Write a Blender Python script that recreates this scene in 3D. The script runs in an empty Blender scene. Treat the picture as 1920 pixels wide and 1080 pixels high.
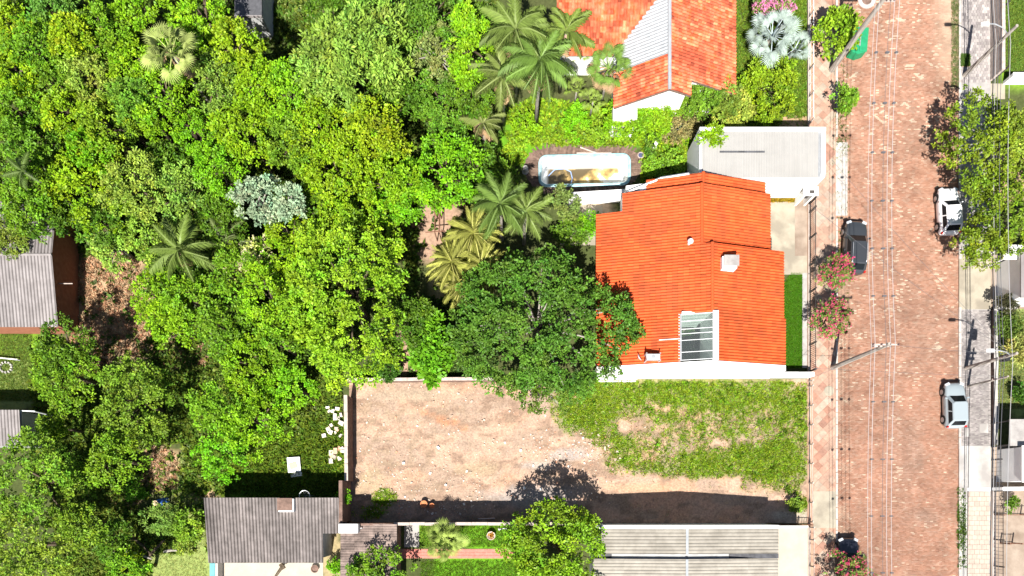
import bpy, math, random
import numpy as np
from mathutils import Vector, Matrix, noise

# ------------------------------------------------------------ camera, sky, sun, exposure
S, H, CX, CY = 22.5, 59.0, 960.0, 940.0      # photo pixels per metre on the ground, camera height, nadir pixel
sc = bpy.context.scene
cam = bpy.data.cameras.new('camera')
camo = bpy.data.objects.new('camera', cam)
sc.collection.objects.link(camo)
camo.location = (0, 0, H)
camo.rotation_euler = (0, 0, 0)
cam.sensor_width = 36
cam.lens = S * H / 1920 * 36
cam.shift_y = 400 / 1920
cam.clip_end = 2000
sc.camera = camo

SUN_EL = math.radians(56.0)
SHX, SHY = 0.155, 0.988                       # direction in which shadows fall
w = bpy.data.worlds.new('World'); sc.world = w; w.use_nodes = True
wn = w.node_tree.nodes; bg = wn['Background']
sky = wn.new('ShaderNodeTexSky'); sky.sky_type = 'NISHITA'; sky.sun_disc = False
sky.sun_elevation = SUN_EL
sky.sun_rotation = math.atan2(-SHX, -SHY)
w.node_tree.links.new(sky.outputs['Color'], bg.inputs['Color'])
bg.inputs['Strength'].default_value = 0.05
sl = bpy.data.lights.new('sun', 'SUN'); sl.energy = 5.0; sl.angle = math.radians(0.53); sl.color = (1, .965, .9)
so = bpy.data.objects.new('sun', sl); sc.collection.objects.link(so)
sd = Vector((SHX * math.cos(SUN_EL), SHY * math.cos(SUN_EL), -math.sin(SUN_EL)))
so.rotation_euler = sd.to_track_quat('-Z', 'Y').to_euler()
so.location = (0, 0, 80)
vs = sc.view_settings
vs.view_transform = 'Standard'; vs.look = 'None'; vs.gamma = 1; vs.exposure = 1.15; vs.use_curve_mapping = False

# ------------------------------------------------------------ helpers
C = sc.collection
RNG = np.random.default_rng(7)
random.seed(7)

def P(px, py, z=0.0):
    k = (H - z) / H / S
    return Vector(((px - CX) * k, (CY - py) * k, z))

def newmat(name):
    m = bpy.data.materials.new(name); m.use_nodes = True
    nt = m.node_tree
    return m, nt, nt.nodes['Principled BSDF']

def mat(name, c1, c2=None, scale=2.0, rough=.85, bump=0.0, bscale=20, spec=.3, metal=0.0, attr=False, coat=0.0, c3=None, s3=.4, lo=.35, hi=.65):
    m, nt, b = newmat(name)
    N, L = nt.nodes, nt.links
    b.inputs['Roughness'].default_value = rough
    b.inputs['Specular IOR Level'].default_value = spec
    b.inputs['Metallic'].default_value = metal
    b.inputs['Coat Weight'].default_value = coat
    geo = N.new('ShaderNodeNewGeometry')
    out = None
    if c2 is not None:
        t = N.new('ShaderNodeTexNoise'); t.inputs['Scale'].default_value = scale; t.inputs['Detail'].default_value = 7
        t.inputs['Roughness'].default_value = .65
        L.new(geo.outputs['Position'], t.inputs['Vector'])
        r = N.new('ShaderNodeValToRGB')
        r.color_ramp.elements[0].position = lo; r.color_ramp.elements[1].position = hi
        r.color_ramp.elements[0].color = (*c1, 1); r.color_ramp.elements[1].color = (*c2, 1)
        L.new(t.outputs['Fac'], r.inputs['Fac'])
        out = r.outputs['Color']
        if c3 is not None:
            t3 = N.new('ShaderNodeTexNoise'); t3.inputs['Scale'].default_value = s3; t3.inputs['Detail'].default_value = 5
            L.new(geo.outputs['Position'], t3.inputs['Vector'])
            r3 = N.new('ShaderNodeValToRGB'); r3.color_ramp.elements[0].position = .5; r3.color_ramp.elements[1].position = .62
            L.new(t3.outputs['Fac'], r3.inputs['Fac'])
            mx = N.new('ShaderNodeMix'); mx.data_type = 'RGBA'
            L.new(r3.outputs['Color'], mx.inputs['Factor'])
            L.new(out, mx.inputs['A']); mx.inputs['B'].default_value = (*c3, 1)
            out = mx.outputs['Result']
    if attr:
        a = N.new('ShaderNodeAttribute'); a.attribute_name = 'col'
        if out is None:
            out = a.outputs['Color']
        else:
            mx = N.new('ShaderNodeMix'); mx.data_type = 'RGBA'; mx.blend_type = 'MULTIPLY'
            mx.inputs['Factor'].default_value = 1
            L.new(out, mx.inputs['A']); L.new(a.outputs['Color'], mx.inputs['B'])
            out = mx.outputs['Result']
    if out is None:
        b.inputs['Base Color'].default_value = (*c1, 1)
    else:
        L.new(out, b.inputs['Base Color'])
    if bump:
        t = N.new('ShaderNodeTexNoise'); t.inputs['Scale'].default_value = bscale; t.inputs['Detail'].default_value = 6
        L.new(geo.outputs['Position'], t.inputs['Vector'])
        bn = N.new('ShaderNodeBump'); bn.inputs['Strength'].default_value = bump; bn.inputs['Distance'].default_value = .05
        L.new(t.outputs['Fac'], bn.inputs['Height']); L.new(bn.outputs['Normal'], b.inputs['Normal'])
    return m

def leafmat(name, trans=.16):
    m = bpy.data.materials.new(name); m.use_nodes = True
    nt = m.node_tree; N, L = nt.nodes, nt.links
    b = N['Principled BSDF']
    oi = N.new('ShaderNodeObjectInfo'); a = N.new('ShaderNodeAttribute'); a.attribute_name = 'col'
    mx = N.new('ShaderNodeMix'); mx.data_type = 'RGBA'; mx.blend_type = 'MULTIPLY'; mx.inputs['Factor'].default_value = 1
    L.new(oi.outputs['Color'], mx.inputs['A']); L.new(a.outputs['Color'], mx.inputs['B'])
    L.new(mx.outputs['Result'], b.inputs['Base Color'])
    b.inputs['Roughness'].default_value = .55; b.inputs['Specular IOR Level'].default_value = .25
    tr = N.new('ShaderNodeBsdfTranslucent'); L.new(mx.outputs['Result'], tr.inputs['Color'])
    ms = N.new('ShaderNodeMixShader'); ms.inputs[0].default_value = trans
    L.new(b.outputs[0], ms.inputs[1]); L.new(tr.outputs[0], ms.inputs[2])
    L.new(ms.outputs[0], N['Material Output'].inputs['Surface'])
    return m

M = {}
def tag(o, label=None, cat=None, group=None, kind=None):
    if label: o['label'] = label
    if cat: o['category'] = cat
    if group: o['group'] = group
    if kind: o['kind'] = kind
    return o

def thing(name, label, cat, loc=(0, 0, 0), rz=0.0, group=None):
    o = bpy.data.objects.new(name, None); C.objects.link(o)
    o.location = loc; o.rotation_euler = (0, 0, rz); o.empty_display_size = .3
    return tag(o, label, cat, group)

def wmat(o):
    m = o.matrix_basis.copy()
    return m if o.parent is None else wmat(o.parent) @ o.matrix_parent_inverse @ m

def link(o, parent=None, world=False):
    C.objects.link(o)
    if parent is not None:
        o.parent = parent
        if world: o.matrix_parent_inverse = wmat(parent).inverted()
    return o

def npmesh(name, V, F, material, cols=None, smooth=False):
    """V (n,3); F (m,k) index array with k fixed"""
    V = np.asarray(V, dtype=np.float32); F = np.asarray(F, dtype=np.int32)
    me = bpy.data.meshes.new(name)
    n, (m, k) = len(V), F.shape
    me.vertices.add(n); me.vertices.foreach_set('co', V.ravel())
    me.loops.add(m * k); me.loops.foreach_set('vertex_index', F.ravel())
    me.polygons.add(m)
    me.polygons.foreach_set('loop_start', np.arange(0, m * k, k, dtype=np.int32))
    me.polygons.foreach_set('loop_total', np.full(m, k, dtype=np.int32))
    me.polygons.foreach_set('use_smooth', np.full(m, smooth, dtype=bool))
    me.update(calc_edges=True)
    if cols is not None:
        cols = np.asarray(cols, dtype=np.float32)
        if cols.shape[1] == 3: cols = np.hstack([cols, np.ones((len(cols), 1), np.float32)])
        a = me.attributes.new('col', 'FLOAT_COLOR', 'POINT'); a.data.foreach_set('color', cols.ravel())
    if material is not None: me.materials.append(material)
    return me

class MB:
    """collects simple shapes; build() links them as one mesh object"""
    def __init__(s): s.v = []; s.f = []
    def poly(s, pts):
        i = len(s.v); s.v += [tuple(p) for p in pts]; s.f.append(tuple(range(i, i + len(pts)))); return s
    def box(s, c, size, rz=0.0, taper=1.0, rx=0.0, ry=0.0):
        x, y, z = [q / 2 for q in size]
        R = Matrix.Rotation(rz, 3, 'Z') @ Matrix.Rotation(ry, 3, 'Y') @ Matrix.Rotation(rx, 3, 'X')
        i = len(s.v); c = Vector(c)
        for dz, t in ((-z, 1), (z, taper)):
            for dx, dy in ((-x, -y), (x, -y), (x, y), (-x, y)):
                s.v.append(tuple(c + R @ Vector((dx * t, dy * t, dz))))
        for q in ((3, 2, 1, 0), (4, 5, 6, 7), (0, 1, 5, 4), (1, 2, 6, 5), (2, 3, 7, 6), (3, 0, 4, 7)):
            s.f.append(tuple(i + a for a in q))
        return s
    def bb(s, x0, x1, y0, y1, z0, z1):
        return s.box(((x0 + x1) / 2, (y0 + y1) / 2, (z0 + z1) / 2), (x1 - x0, y1 - y0, z1 - z0))
    def prism(s, pts, z0, z1):
        """pts: xy list counter-clockwise; z1 number or list of heights"""
        n = len(pts); i = len(s.v)
        zs = z1 if isinstance(z1, (list, tuple)) else [z1] * n
        for p in pts: s.v.append((p[0], p[1], z0))
        for p, z in zip(pts, zs): s.v.append((p[0], p[1], z))
        s.f.append(tuple(i + n - 1 - k for k in range(n)))
        s.f.append(tuple(i + n + k for k in range(n)))
        for k in range(n):
            a, b = k, (k + 1) % n
            s.f.append((i + a, i + b, i + n + b, i + n + a))
        return s
    def slab(s, q, t):
        """four corner points (ccw from above) and a thickness downwards"""
        i = len(s.v)
        for p in q: s.v.append((p[0], p[1], p[2] - t))
        for p in q: s.v.append(tuple(p))
        n = len(q)
        s.f.append(tuple(i + n - 1 - k for k in range(n))); s.f.append(tuple(i + n + k for k in range(n)))
        for k in range(n):
            b = (k + 1) % n
            s.f.append((i + k, i + b, i + n + b, i + n + k))
        return s
    def tube(s, pts, r, n=6, cap=True):
        pts = [Vector(p) for p in pts]
        rs = r if isinstance(r, (list, tuple)) else [r] * len(pts)
        rings = []
        for k, p in enumerate(pts):
            d = (pts[min(k + 1, len(pts) - 1)] - pts[max(k - 1, 0)]).normalized()
            up = Vector((0, 0, 1)) if abs(d.z) < .9 else Vector((0, 1, 0))
            a = d.cross(up).normalized(); b = d.cross(a).normalized()
            i = len(s.v)
            for j in range(n):
                t = 2 * math.pi * j / n
                s.v.append(tuple(p + (a * math.cos(t) + b * math.sin(t)) * rs[k]))
            rings.append(i)
        for k in range(len(rings) - 1):
            for j in range(n):
                j2 = (j + 1) % n
                s.f.append((rings[k] + j, rings[k + 1] + j, rings[k + 1] + j2, rings[k] + j2))
        if cap:
            s.f.append(tuple(rings[0] + j for j in range(n)))
            s.f.append(tuple(rings[-1] + n - 1 - j for j in range(n)))
        return s
    def lathe(s, prof, c=(0, 0, 0), n=16):
        rings = []
        for r, z in prof:
            i = len(s.v)
            for j in range(n):
                t = 2 * math.pi * j / n
                s.v.append((c[0] + r * math.cos(t), c[1] + r * math.sin(t), c[2] + z))
            rings.append(i)
        for k in range(len(rings) - 1):
            for j in range(n):
                j2 = (j + 1) % n
                s.f.append((rings[k] + j, rings[k] + j2, rings[k + 1] + j2, rings[k + 1] + j))
        s.f.append(tuple(rings[0] + n - 1 - j for j in range(n)))
        s.f.append(tuple(rings[-1] + j for j in range(n)))
        return s
    def mesh(s, name, m, smooth=False):
        me = bpy.data.meshes.new(name); me.from_pydata(s.v, [], s.f)
        if m: me.materials.append(m)
        me.polygons.foreach_set('use_smooth', [smooth] * len(me.polygons))
        me.update(); return me
    def build(s, name, m, parent=None, world=True, smooth=False):
        o = bpy.data.objects.new(name, s.mesh(name, m, smooth))
        return link(o, parent, world)

def fbm(x, y, sc_=1.0, seed=0.0, oct_=4):
    v = 0.0; a = .5; f = sc_
    for _ in range(oct_):
        v += a * noise.noise((x * f + seed, y * f - seed * 1.7, seed * .37)); a *= .5; f *= 2.1
    return v

def inpoly(x, y, poly):
    c = False; n = len(poly); j = n - 1
    for i in range(n):
        xi, yi = poly[i]; xj, yj = poly[j]
        if (yi > y) != (yj > y) and x < (xj - xi) * (y - yi) / (yj - yi) + xi: c = not c
        j = i
    return c

# ------------------------------------------------------------ materials
M['ground'] = mat('soil_and_turf', (.75, .75, .75), (1.2, 1.2, 1.2), scale=3.5, rough=.95, bump=.5, bscale=9, attr=True, spec=.1)
M['lot'] = mat('lot_soil', (.70, .69, .69), (1.2, 1.17, 1.13), scale=7, rough=.95, bump=1.0, bscale=5, attr=True, spec=.1)
M['leaf'] = leafmat('leaves')
M['grassy'] = leafmat('grass_blades', .25)
M['bark'] = mat('bark', (.06, .045, .03), (.13, .10, .07), scale=6, rough=.95, bump=.6, bscale=14, spec=.1)
M['barkgrey'] = mat('grey_bark', (.2, .18, .15), (.36, .33, .29), scale=5, rough=.95, bump=.5, bscale=12, spec=.1)
M['orange'] = mat('orange_roof_tile', (.47, .074, .017), (.53, .09, .023), scale=1.2, rough=.7, attr=True, spec=.2, bump=.15, bscale=25, c3=(.40, .07, .02), s3=.6)
M['oldtile'] = mat('weathered_roof_tile', (.54, .082, .022), (.53, .17, .095), scale=2.4, rough=.85, attr=True, spec=.15, bump=.25, bscale=20, c3=(.34, .07, .035), s3=.55)
M['whitetile'] = mat('white_painted_tile', (.27, .285, .30), (.33, .345, .36), scale=2, rough=.6, attr=True, spec=.3)
M['fibre'] = mat('fibre_cement', (.12, .105, .098), (.23, .20, .19), scale=1.3, rough=.95, attr=True, bump=.3, bscale=15, spec=.1, lo=.3, hi=.7)
M['fibrelight'] = mat('pale_fibre_cement', (.20, .18, .175), (.27, .245, .24), scale=1.1, rough=.95, attr=True, bump=.2, bscale=15, spec=.1)
M['browntile'] = mat('brown_wooden_tile', (.11, .085, .075), (.25, .19, .165), scale=1.6, rough=.95, attr=True, bump=.3, bscale=12, spec=.1)
M['beigeroof'] = mat('beige_ribbed_roof', (.21, .19, .16), (.30, .275, .235), scale=.9, rough=.85, attr=True, bump=.15, bscale=14, spec=.2)
M['sheet'] = mat('pale_metal_sheet', (.30, .288, .27), (.335, .322, .302), scale=.6, rough=.55, attr=True, spec=.35)
M['cream'] = mat('cream_flat_roof', (.36, .315, .25), (.42, .37, .30), scale=.8, rough=.85, bump=.08, bscale=12)
M['white'] = mat('white_wall_paint', (.74, .73, .71), (.82, .81, .79), scale=1.1, rough=.8, bump=.06, bscale=18)
M['greywall'] = mat('grey_render', (.30, .30, .30), (.40, .40, .39), scale=2, rough=.9, bump=.2)
M['brickwall'] = mat('brown_brick_wall', (.24, .09, .05), (.32, .13, .075), scale=3, rough=.95, bump=.4, bscale=22)
M['brownwall'] = mat('stained_brown_wall', (.11, .07, .055), (.22, .14, .11), scale=2.2, rough=.95, bump=.4, bscale=16)
M['coping'] = mat('pale_coping', (.36, .29, .25), (.50, .42, .37), scale=3, rough=.9, bump=.3)
M['conc'] = mat('concrete', (.27, .235, .18), (.35, .31, .24), scale=.9, rough=.95, bump=.25, bscale=12, c3=(.23, .20, .155), s3=.5)
M['concw'] = mat('pale_concrete', (.33, .31, .29), (.41, .39, .365), scale=.8, rough=.95, bump=.2, bscale=14, c3=(.27, .25, .235), s3=.45)
M['concb'] = mat('brown_concrete', (.22, .165, .125), (.32, .255, .2), scale=.7, rough=.95, bump=.2, bscale=12, c3=(.19, .14, .105), s3=.4)
M['cement'] = mat('grey_cement', (.24, .22, .21), (.36, .34, .32), scale=1.2, rough=.95, bump=.3, bscale=14)
M['pinkpave'] = mat('pink_beige_pavers', (.36, .285, .235), (.43, .345, .285), scale=1, rough=.95, attr=True, bump=.2, bscale=14)
M['greypave'] = mat('grey_pavers', (.8, .8, .8), (1.15, 1.15, 1.15), scale=1.2, rough=.95, attr=True, bump=.2, bscale=14)
M['brick'] = mat('road_brick', (.78, .78, .78), (1.16, 1.16, 1.16), scale=.8, rough=.9, attr=True, bump=.3, bscale=12, spec=.15)
M['sand'] = mat('joint_sand', (.30, .17, .12), (.40, .27, .19), scale=1.0, rough=.98, bump=.3, bscale=15)
M['tile'] = mat('pavement_tile', (.82, .82, .82), (1.14, 1.14, 1.14), scale=3, rough=.85, attr=True, bump=.15, bscale=14)
M['kerb'] = mat('kerb_stone', (.32, .29, .26), (.45, .42, .39), scale=2.5, rough=.95, bump=.4)
M['pole'] = mat('pole_concrete', (.26, .23, .20), (.38, .34, .30), scale=2.5, rough=.95, bump=.3)
M['wood'] = mat('weathered_wood', (.10, .065, .05), (.20, .135, .105), scale=5, rough=.9, attr=True, bump=.4, bscale=18)
M['iron'] = mat('dark_iron', (.03, .028, .027), (.06, .05, .045), scale=8, rough=.6, spec=.4)
M['rust'] = mat('rusty_iron', (.12, .05, .03), (.22, .11, .07), scale=8, rough=.85)
M['wire'] = mat('pale_cable', (.36, .35, .35), rough=.5, spec=.4)
M['wiredark'] = mat('dark_cable', (.10, .10, .11), rough=.6)
M['whitemetal'] = mat('white_enamel', (.72, .73, .74), (.78, .79, .8), scale=3, rough=.4, spec=.5)
M['galv'] = mat('galvanised_metal', (.35, .36, .37), (.45, .46, .47), scale=4, rough=.45, metal=.5)
M['porcelain'] = mat('brown_porcelain', (.09, .06, .06), rough=.35)
M['glass'] = mat('car_glass', (.010, .012, .014), rough=.1, spec=.14)
M['tyre'] = mat('tyre_rubber', (.018, .018, .018), rough=.9)
M['rim'] = mat('wheel_rim', (.42, .42, .44), rough=.35, metal=.7)
M['red'] = mat('red_lamp', (.55, .02, .015), rough=.25, spec=.6)
M['lampglass'] = mat('lamp_glass', (.55, .57, .6), rough=.1, spec=.8)
M['blackplastic'] = mat('black_plastic', (.02, .02, .022), rough=.6)
M['poolblue'] = mat('pool_gelcoat_blue', (.20, .44, .50), (.42, .60, .63), scale=2, rough=.35, spec=.5)
M['terracotta'] = mat('terracotta', (.42, .15, .06), (.5, .2, .09), scale=5, rough=.85)
M['greenpaint'] = mat('green_painted_steel', (.015, .20, .085), (.02, .27, .12), scale=2.5, rough=.5, spec=.4, bump=.1)
M['teal'] = mat('teal_paint', (.10, .28, .30), (.14, .33, .35), scale=2, rough=.7)
M['redpaint'] = mat('red_paint', (.5, .07, .03), rough=.6)
M['skin'] = mat('skin', (.36, .2, .13), rough=.6)
M['bluecloth'] = mat('blue_cloth', (.03, .10, .38), (.05, .14, .46), scale=12, rough=.9)
M['straw'] = mat('straw_hat', (.5, .37, .22), (.6, .46, .3), scale=20, rough=.9)
M['dryleaf'] = mat('dry_brown_leaf', (.26, .15, .085), (.40, .26, .16), scale=5, rough=.95)
M['rubble'] = mat('rubble', (.5, .42, .36), (.75, .68, .62), scale=3, rough=.95, attr=True, bump=.4)
M['tar'] = mat('dark_roofing', (.05, .05, .055), (.10, .10, .11), scale=2, rough=.8)

# ------------------------------------------------------------ value noise for arrays
def vn(x, y, seed=0):
    xi = np.floor(x).astype(np.int64); yi = np.floor(y).astype(np.int64)
    fx = x - xi; fy = y - yi
    fx = fx * fx * (3 - 2 * fx); fy = fy * fy * (3 - 2 * fy)
    def h(a, b):
        n = (a * 374761393 + b * 668265263 + seed * 1442695041) & 0x7fffffff
        n = ((n ^ (n >> 13)) * 1274126177) & 0x7fffffff
        return ((n ^ (n >> 16)) & 0xffff) / 65535.0
    return (h(xi, yi) * (1 - fx) * (1 - fy) + h(xi + 1, yi) * fx * (1 - fy) + h(xi, yi + 1) * (1 - fx) * fy + h(xi + 1, yi + 1) * fx * fy)
def vfbm(x, y, seed=0, o=4):
    v = 0; a = .5; t = 0
    for k in range(o):
        v = v + a * vn(x, y, seed + k); t += a; a *= .5; x = x * 2.07 + 3.1; y = y * 2.07 + 1.7
    return v / t
def px2w(px, py): return (px - CX) / S, (CY - py) / S
def ss(a, b, x): t = np.clip((x - a) / (b - a), 0, 1); return t * t * (3 - 2 * t)

# ------------------------------------------------------------ ground sheet
gx = np.sort(np.unique(np.concatenate([[-9000, -3000, -1000, -300], np.arange(-60, 1990, 10.0), [1012, 1181, 2100, 2500, 4000, 9000]])))
gy = np.sort(np.unique(np.concatenate([[-9000, -3000, -800, -200], np.arange(-60, 1150, 10.0), [292, 348, 1250, 1600, 3000, 9000]])))
GX, GY = np.meshgrid(gx, gy)
wx = GX + 26 * (vfbm(GX / 40, GY / 40, 3) - .5) * 2; wy = GY + 26 * (vfbm(GX / 40, GY / 40, 9) - .5) * 2
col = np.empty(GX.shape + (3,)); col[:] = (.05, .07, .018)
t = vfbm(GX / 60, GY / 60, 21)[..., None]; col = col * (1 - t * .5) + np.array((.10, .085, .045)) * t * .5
STRAW, LAWN, PALE, EARTH, BRIGHT = (.36, .24, .145), (.13, .23, .02), (.22, .27, .08), (.44, .28, .19), (.10, .24, .012)
zones = [  # cx cy rx ry colour
    (205, 530, 75, 90, STRAW), (255, 610, 60, 70, STRAW), (345, 665, 60, 36, STRAW), (175, 640, 55, 70, STRAW),
    (300, 880, 40, 50, STRAW), (230, 935, 35, 30, STRAW), (355, 880, 25, 60, PALE), (380, 925, 30, 40, STRAW), (345, 1050, 80, 60, PALE), (370, 975, 25, 50, PALE), (265, 1000, 30, 18, STRAW),
    (20, 660, 70, 60, LAWN), (20, 720, 60, 50, PALE), (530, 890, 140, 60, LAWN), (600, 850, 60, 80, LAWN),
    (830, 435, 52, 55, (.33, .215, .15)), (840, 535, 40, 50, (.32, .26, .16)), (785, 640, 40, 55, (.34, .22, .155)), (745, 675, 30, 22, (.34, .22, .155)),
    (560, 20, 40, 50, PALE), (740, 20, 25, 20, EARTH),
    (1040, 255, 110, 60, BRIGHT), (1160, 240, 100, 50, BRIGHT), (1450, 190, 90, 60, BRIGHT), (1490, 60, 50, 80, LAWN), (1480, 225, 30, 15, STRAW),
    (1100, 380, 50, 30, (.36, .28, .2)), (920, 1010, 60, 60, BRIGHT), (880, 1070, 80, 25, BRIGHT), (980, 1060, 60, 40, BRIGHT), (800, 1000, 40, 20, LAWN), (620, 1050, 25, 60, (.3, .24, .13)),
    (1910, 70, 40, 100, LAWN), (1905, 680, 40, 110, PALE), (1910, 660, 30, 40, LAWN), (1830, 162, 40, 16, STRAW), (1890, 330, 40, 50, STRAW)]
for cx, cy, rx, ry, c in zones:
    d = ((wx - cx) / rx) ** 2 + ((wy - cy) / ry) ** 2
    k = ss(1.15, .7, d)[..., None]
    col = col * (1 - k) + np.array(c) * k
ny, nx = GX.shape
V = np.stack([(GX - CX) / S, (CY - GY) / S, np.zeros_like(GX)], -1).reshape(-1, 3)
ids = np.arange(nx * ny).reshape(ny, nx)
F = np.stack([ids[1:, :-1], ids[1:, 1:], ids[:-1, 1:], ids[:-1, :-1]], -1).reshape(-1, 4)
ctr = np.stack([(GX[1:, :-1] + GX[1:, 1:]) / 2, (GY[1:, :-1] + GY[:-1, :-1]) / 2], -1).reshape(-1, 2)
hole = (ctr[:, 0] > 1012) & (ctr[:, 0] < 1181) & (ctr[:, 1] > 292) & (ctr[:, 1] < 348)
F = F[~hole]
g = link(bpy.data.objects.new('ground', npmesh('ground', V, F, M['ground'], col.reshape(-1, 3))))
tag(g, kind='structure')

def sheet(name, poly, z, m, thick=.0, parent=None):
    """a flat surface from photo-plan pixels; poly any order"""
    pts = [P(*p)[:2] for p in poly]
    a = sum(pts[i][0] * pts[(i + 1) % len(pts)][1] - pts[(i + 1) % len(pts)][0] * pts[i][1] for i in range(len(pts)))
    if a < 0: pts = pts[::-1]
    b = MB()
    if thick: b.prism(pts, z - thick, z)
    else: b.poly([(x, y, z) for x, y in pts])
    o = b.build(name, m, parent)
    if parent is None: tag(o, kind='structure')
    return o
def rect(name, x0, x1, y0, y1, z, m, thick=.0, parent=None):
    return sheet(name, [(x0, y1), (x1, y1), (x1, y0), (x0, y0)], z, m, thick, parent)

# ------------------------------------------------------------ brick laying
def brick_field(name, x0, x1, y0, y1, bl, bw, z, h, colfn, parent, m, gap=.018, jit=.006, seed=1, wobble=.03):
    """plan metres; courses run along x"""
    r = np.random.default_rng(seed)
    rows = int((y1 - y0) / bw); cols_ = int((x1 - x0) / bl) + 1
    J, I = np.meshgrid(np.arange(rows), np.arange(cols_), indexing='ij')
    J = J.ravel(); I = I.ravel()
    xa = x0 + (I - .5 * (J % 2)) * bl + r.normal(0, jit, I.shape); xb = xa + bl - gap - r.uniform(0, jit, I.shape)
    xa = np.clip(xa, x0, x1); xb = np.clip(xb, x0, x1)
    wob = wobble * (vfbm((xa + xb) / 2 * .8, y0 + J * bw * .8, seed + 5) - .5)
    ya = y0 + J * bw + wob; yb = ya + bw - gap
    ok = xb - xa > .03
    xa, xb, ya, yb = xa[ok], xb[ok], ya[ok], yb[ok]
    n = len(xa)
    zt = z + r.normal(0, .004, n); tl = r.normal(0, .004, (n, 4))
    e = .008
    V = np.empty((n, 8, 3))
    for k, (X, Y) in enumerate(((xa, ya), (xb, ya), (xb, yb), (xa, yb))):
        V[:, k, 0] = X; V[:, k, 1] = Y; V[:, k, 2] = z - h
        V[:, 4 + k, 0] = X + (e if k in (0, 3) else -e); V[:, 4 + k, 1] = Y + (e if k < 2 else -e); V[:, 4 + k, 2] = zt + tl[:, k]
    base = (np.arange(n) * 8)[:, None, None]
    Q = np.array([[4, 5, 6, 7], [0, 1, 5, 4], [1, 2, 6, 5], [2, 3, 7, 6], [3, 0, 4, 7]])
    F = (base + Q[None]).reshape(-1, 4)
    cl = colfn((xa + xb) / 2, (ya + yb) / 2, r)
    cl = np.repeat(cl, 8, axis=0)
    o = link(bpy.data.objects.new(name, npmesh(name, V.reshape(-1, 3), F, m, cl)), parent)
    tag(o, kind='stuff')
    return o

# ------------------------------------------------------------ road
XL, XR = px2w(1569.5, 0)[0], px2w(1796.5, 0)[0]
YT, YB = px2w(0, -45)[1], px2w(0, 1125)[1]
b = MB(); b.poly([(XL, -70, .004), (XR, -70, .004), (XR, 110, .004), (XL, 110, .004)])
road = tag(b.build('road', M['sand']), kind='structure')
def roadcol(x, y, r):
    n = len(x)
    pal = np.array([(.36, .195, .14), (.385, .222, .163), (.325, .168, .118), (.37, .225, .172), (.395, .26, .2), (.50, .40, .315)])
    px = x * S + CX; py = CY - y * S
    patch = vfbm(x * .5, y * .5, 11)
    fine = vfbm(x * 1.8, y * 2.2, 15)
    pale = .012 + .24 * ss(.52, .72, patch) * ss(.45, .7, fine) * (.4 + ss(1600, 1650, px) * (1 - ss(1740, 1790, px)) * ss(1080, 700, py))
    pale += .30 * ss(.6, .75, vfbm(x * 1.3, y * 1.3, 77)) * ss(860, 500, py)
    k = r.choice(5, n, p=[.34, .24, .2, .14, .08]); k = np.where(r.random(n) < pale, 5, k)
    c = pal[k] * np.array((.97, .96, .9)) * r.normal(.92, .055, (n, 1)) * (.8 + .4 * vfbm(x * .33, y * .33, 91))[:, None]
    brown = (ss(.42, .6, vfbm(x * .25, y * .22, 41)) * ss(1640, 1740, px) * (.35 + .65 * ss(650, 900, py)))[:, None]
    c = c * (1 - brown * .45) + c.mean(1, keepdims=True) * np.array((1.25, .95, .75)) * brown * .42
    sandy = (ss(1735, 1785, px) * ss(220, 60, py) + ss(1610, 1580, px) * .5 * ss(.45, .6, fine))[:, None].clip(0, 1)
    c = c * (1 - .6 * sandy) + np.array((.47, .36, .26)) * .6 * sandy
    return c
brick_field('brick_paving', XL, XR, YB, YT, .25, .105, .05, .05, roadcol, road, M['brick'], gap=.016, seed=3)

# ------------------------------------------------------------ pavements, kerbs
PAV_Z = .13
pl = rect('pavement_left', 1513, 1566, -900, 2200, PAV_Z - .02, M['sand'], .3)
def clip(poly, x0, x1, y0, y1):
    def cut(pts, f):
        out = []
        for i in range(len(pts)):
            a, c = pts[i], pts[(i + 1) % len(pts)]
            fa, fc = f(a), f(c)
            if fa >= 0: out.append(a)
            if fa * fc < 0:
                t = fa / (fa - fc); out.append((a[0] + (c[0] - a[0]) * t, a[1] + (c[1] - a[1]) * t))
        return out
    for f in (lambda p: p[0] - x0, lambda p: x1 - p[0], lambda p: p[1] - y0, lambda p: y1 - p[1]):
        poly = cut(poly, f)
        if len(poly) < 3: return []
    return poly
TILEC = [(.40, .225, .16), (.43, .27, .195), (.37, .195, .135), (.43, .30, .225), (.41, .26, .19), (.42, .32, .25), (.38, .30, .23), (.33, .18, .13)]
TILEW = [5, 5, 3, 4, 5, 2, 2, 2]
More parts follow.
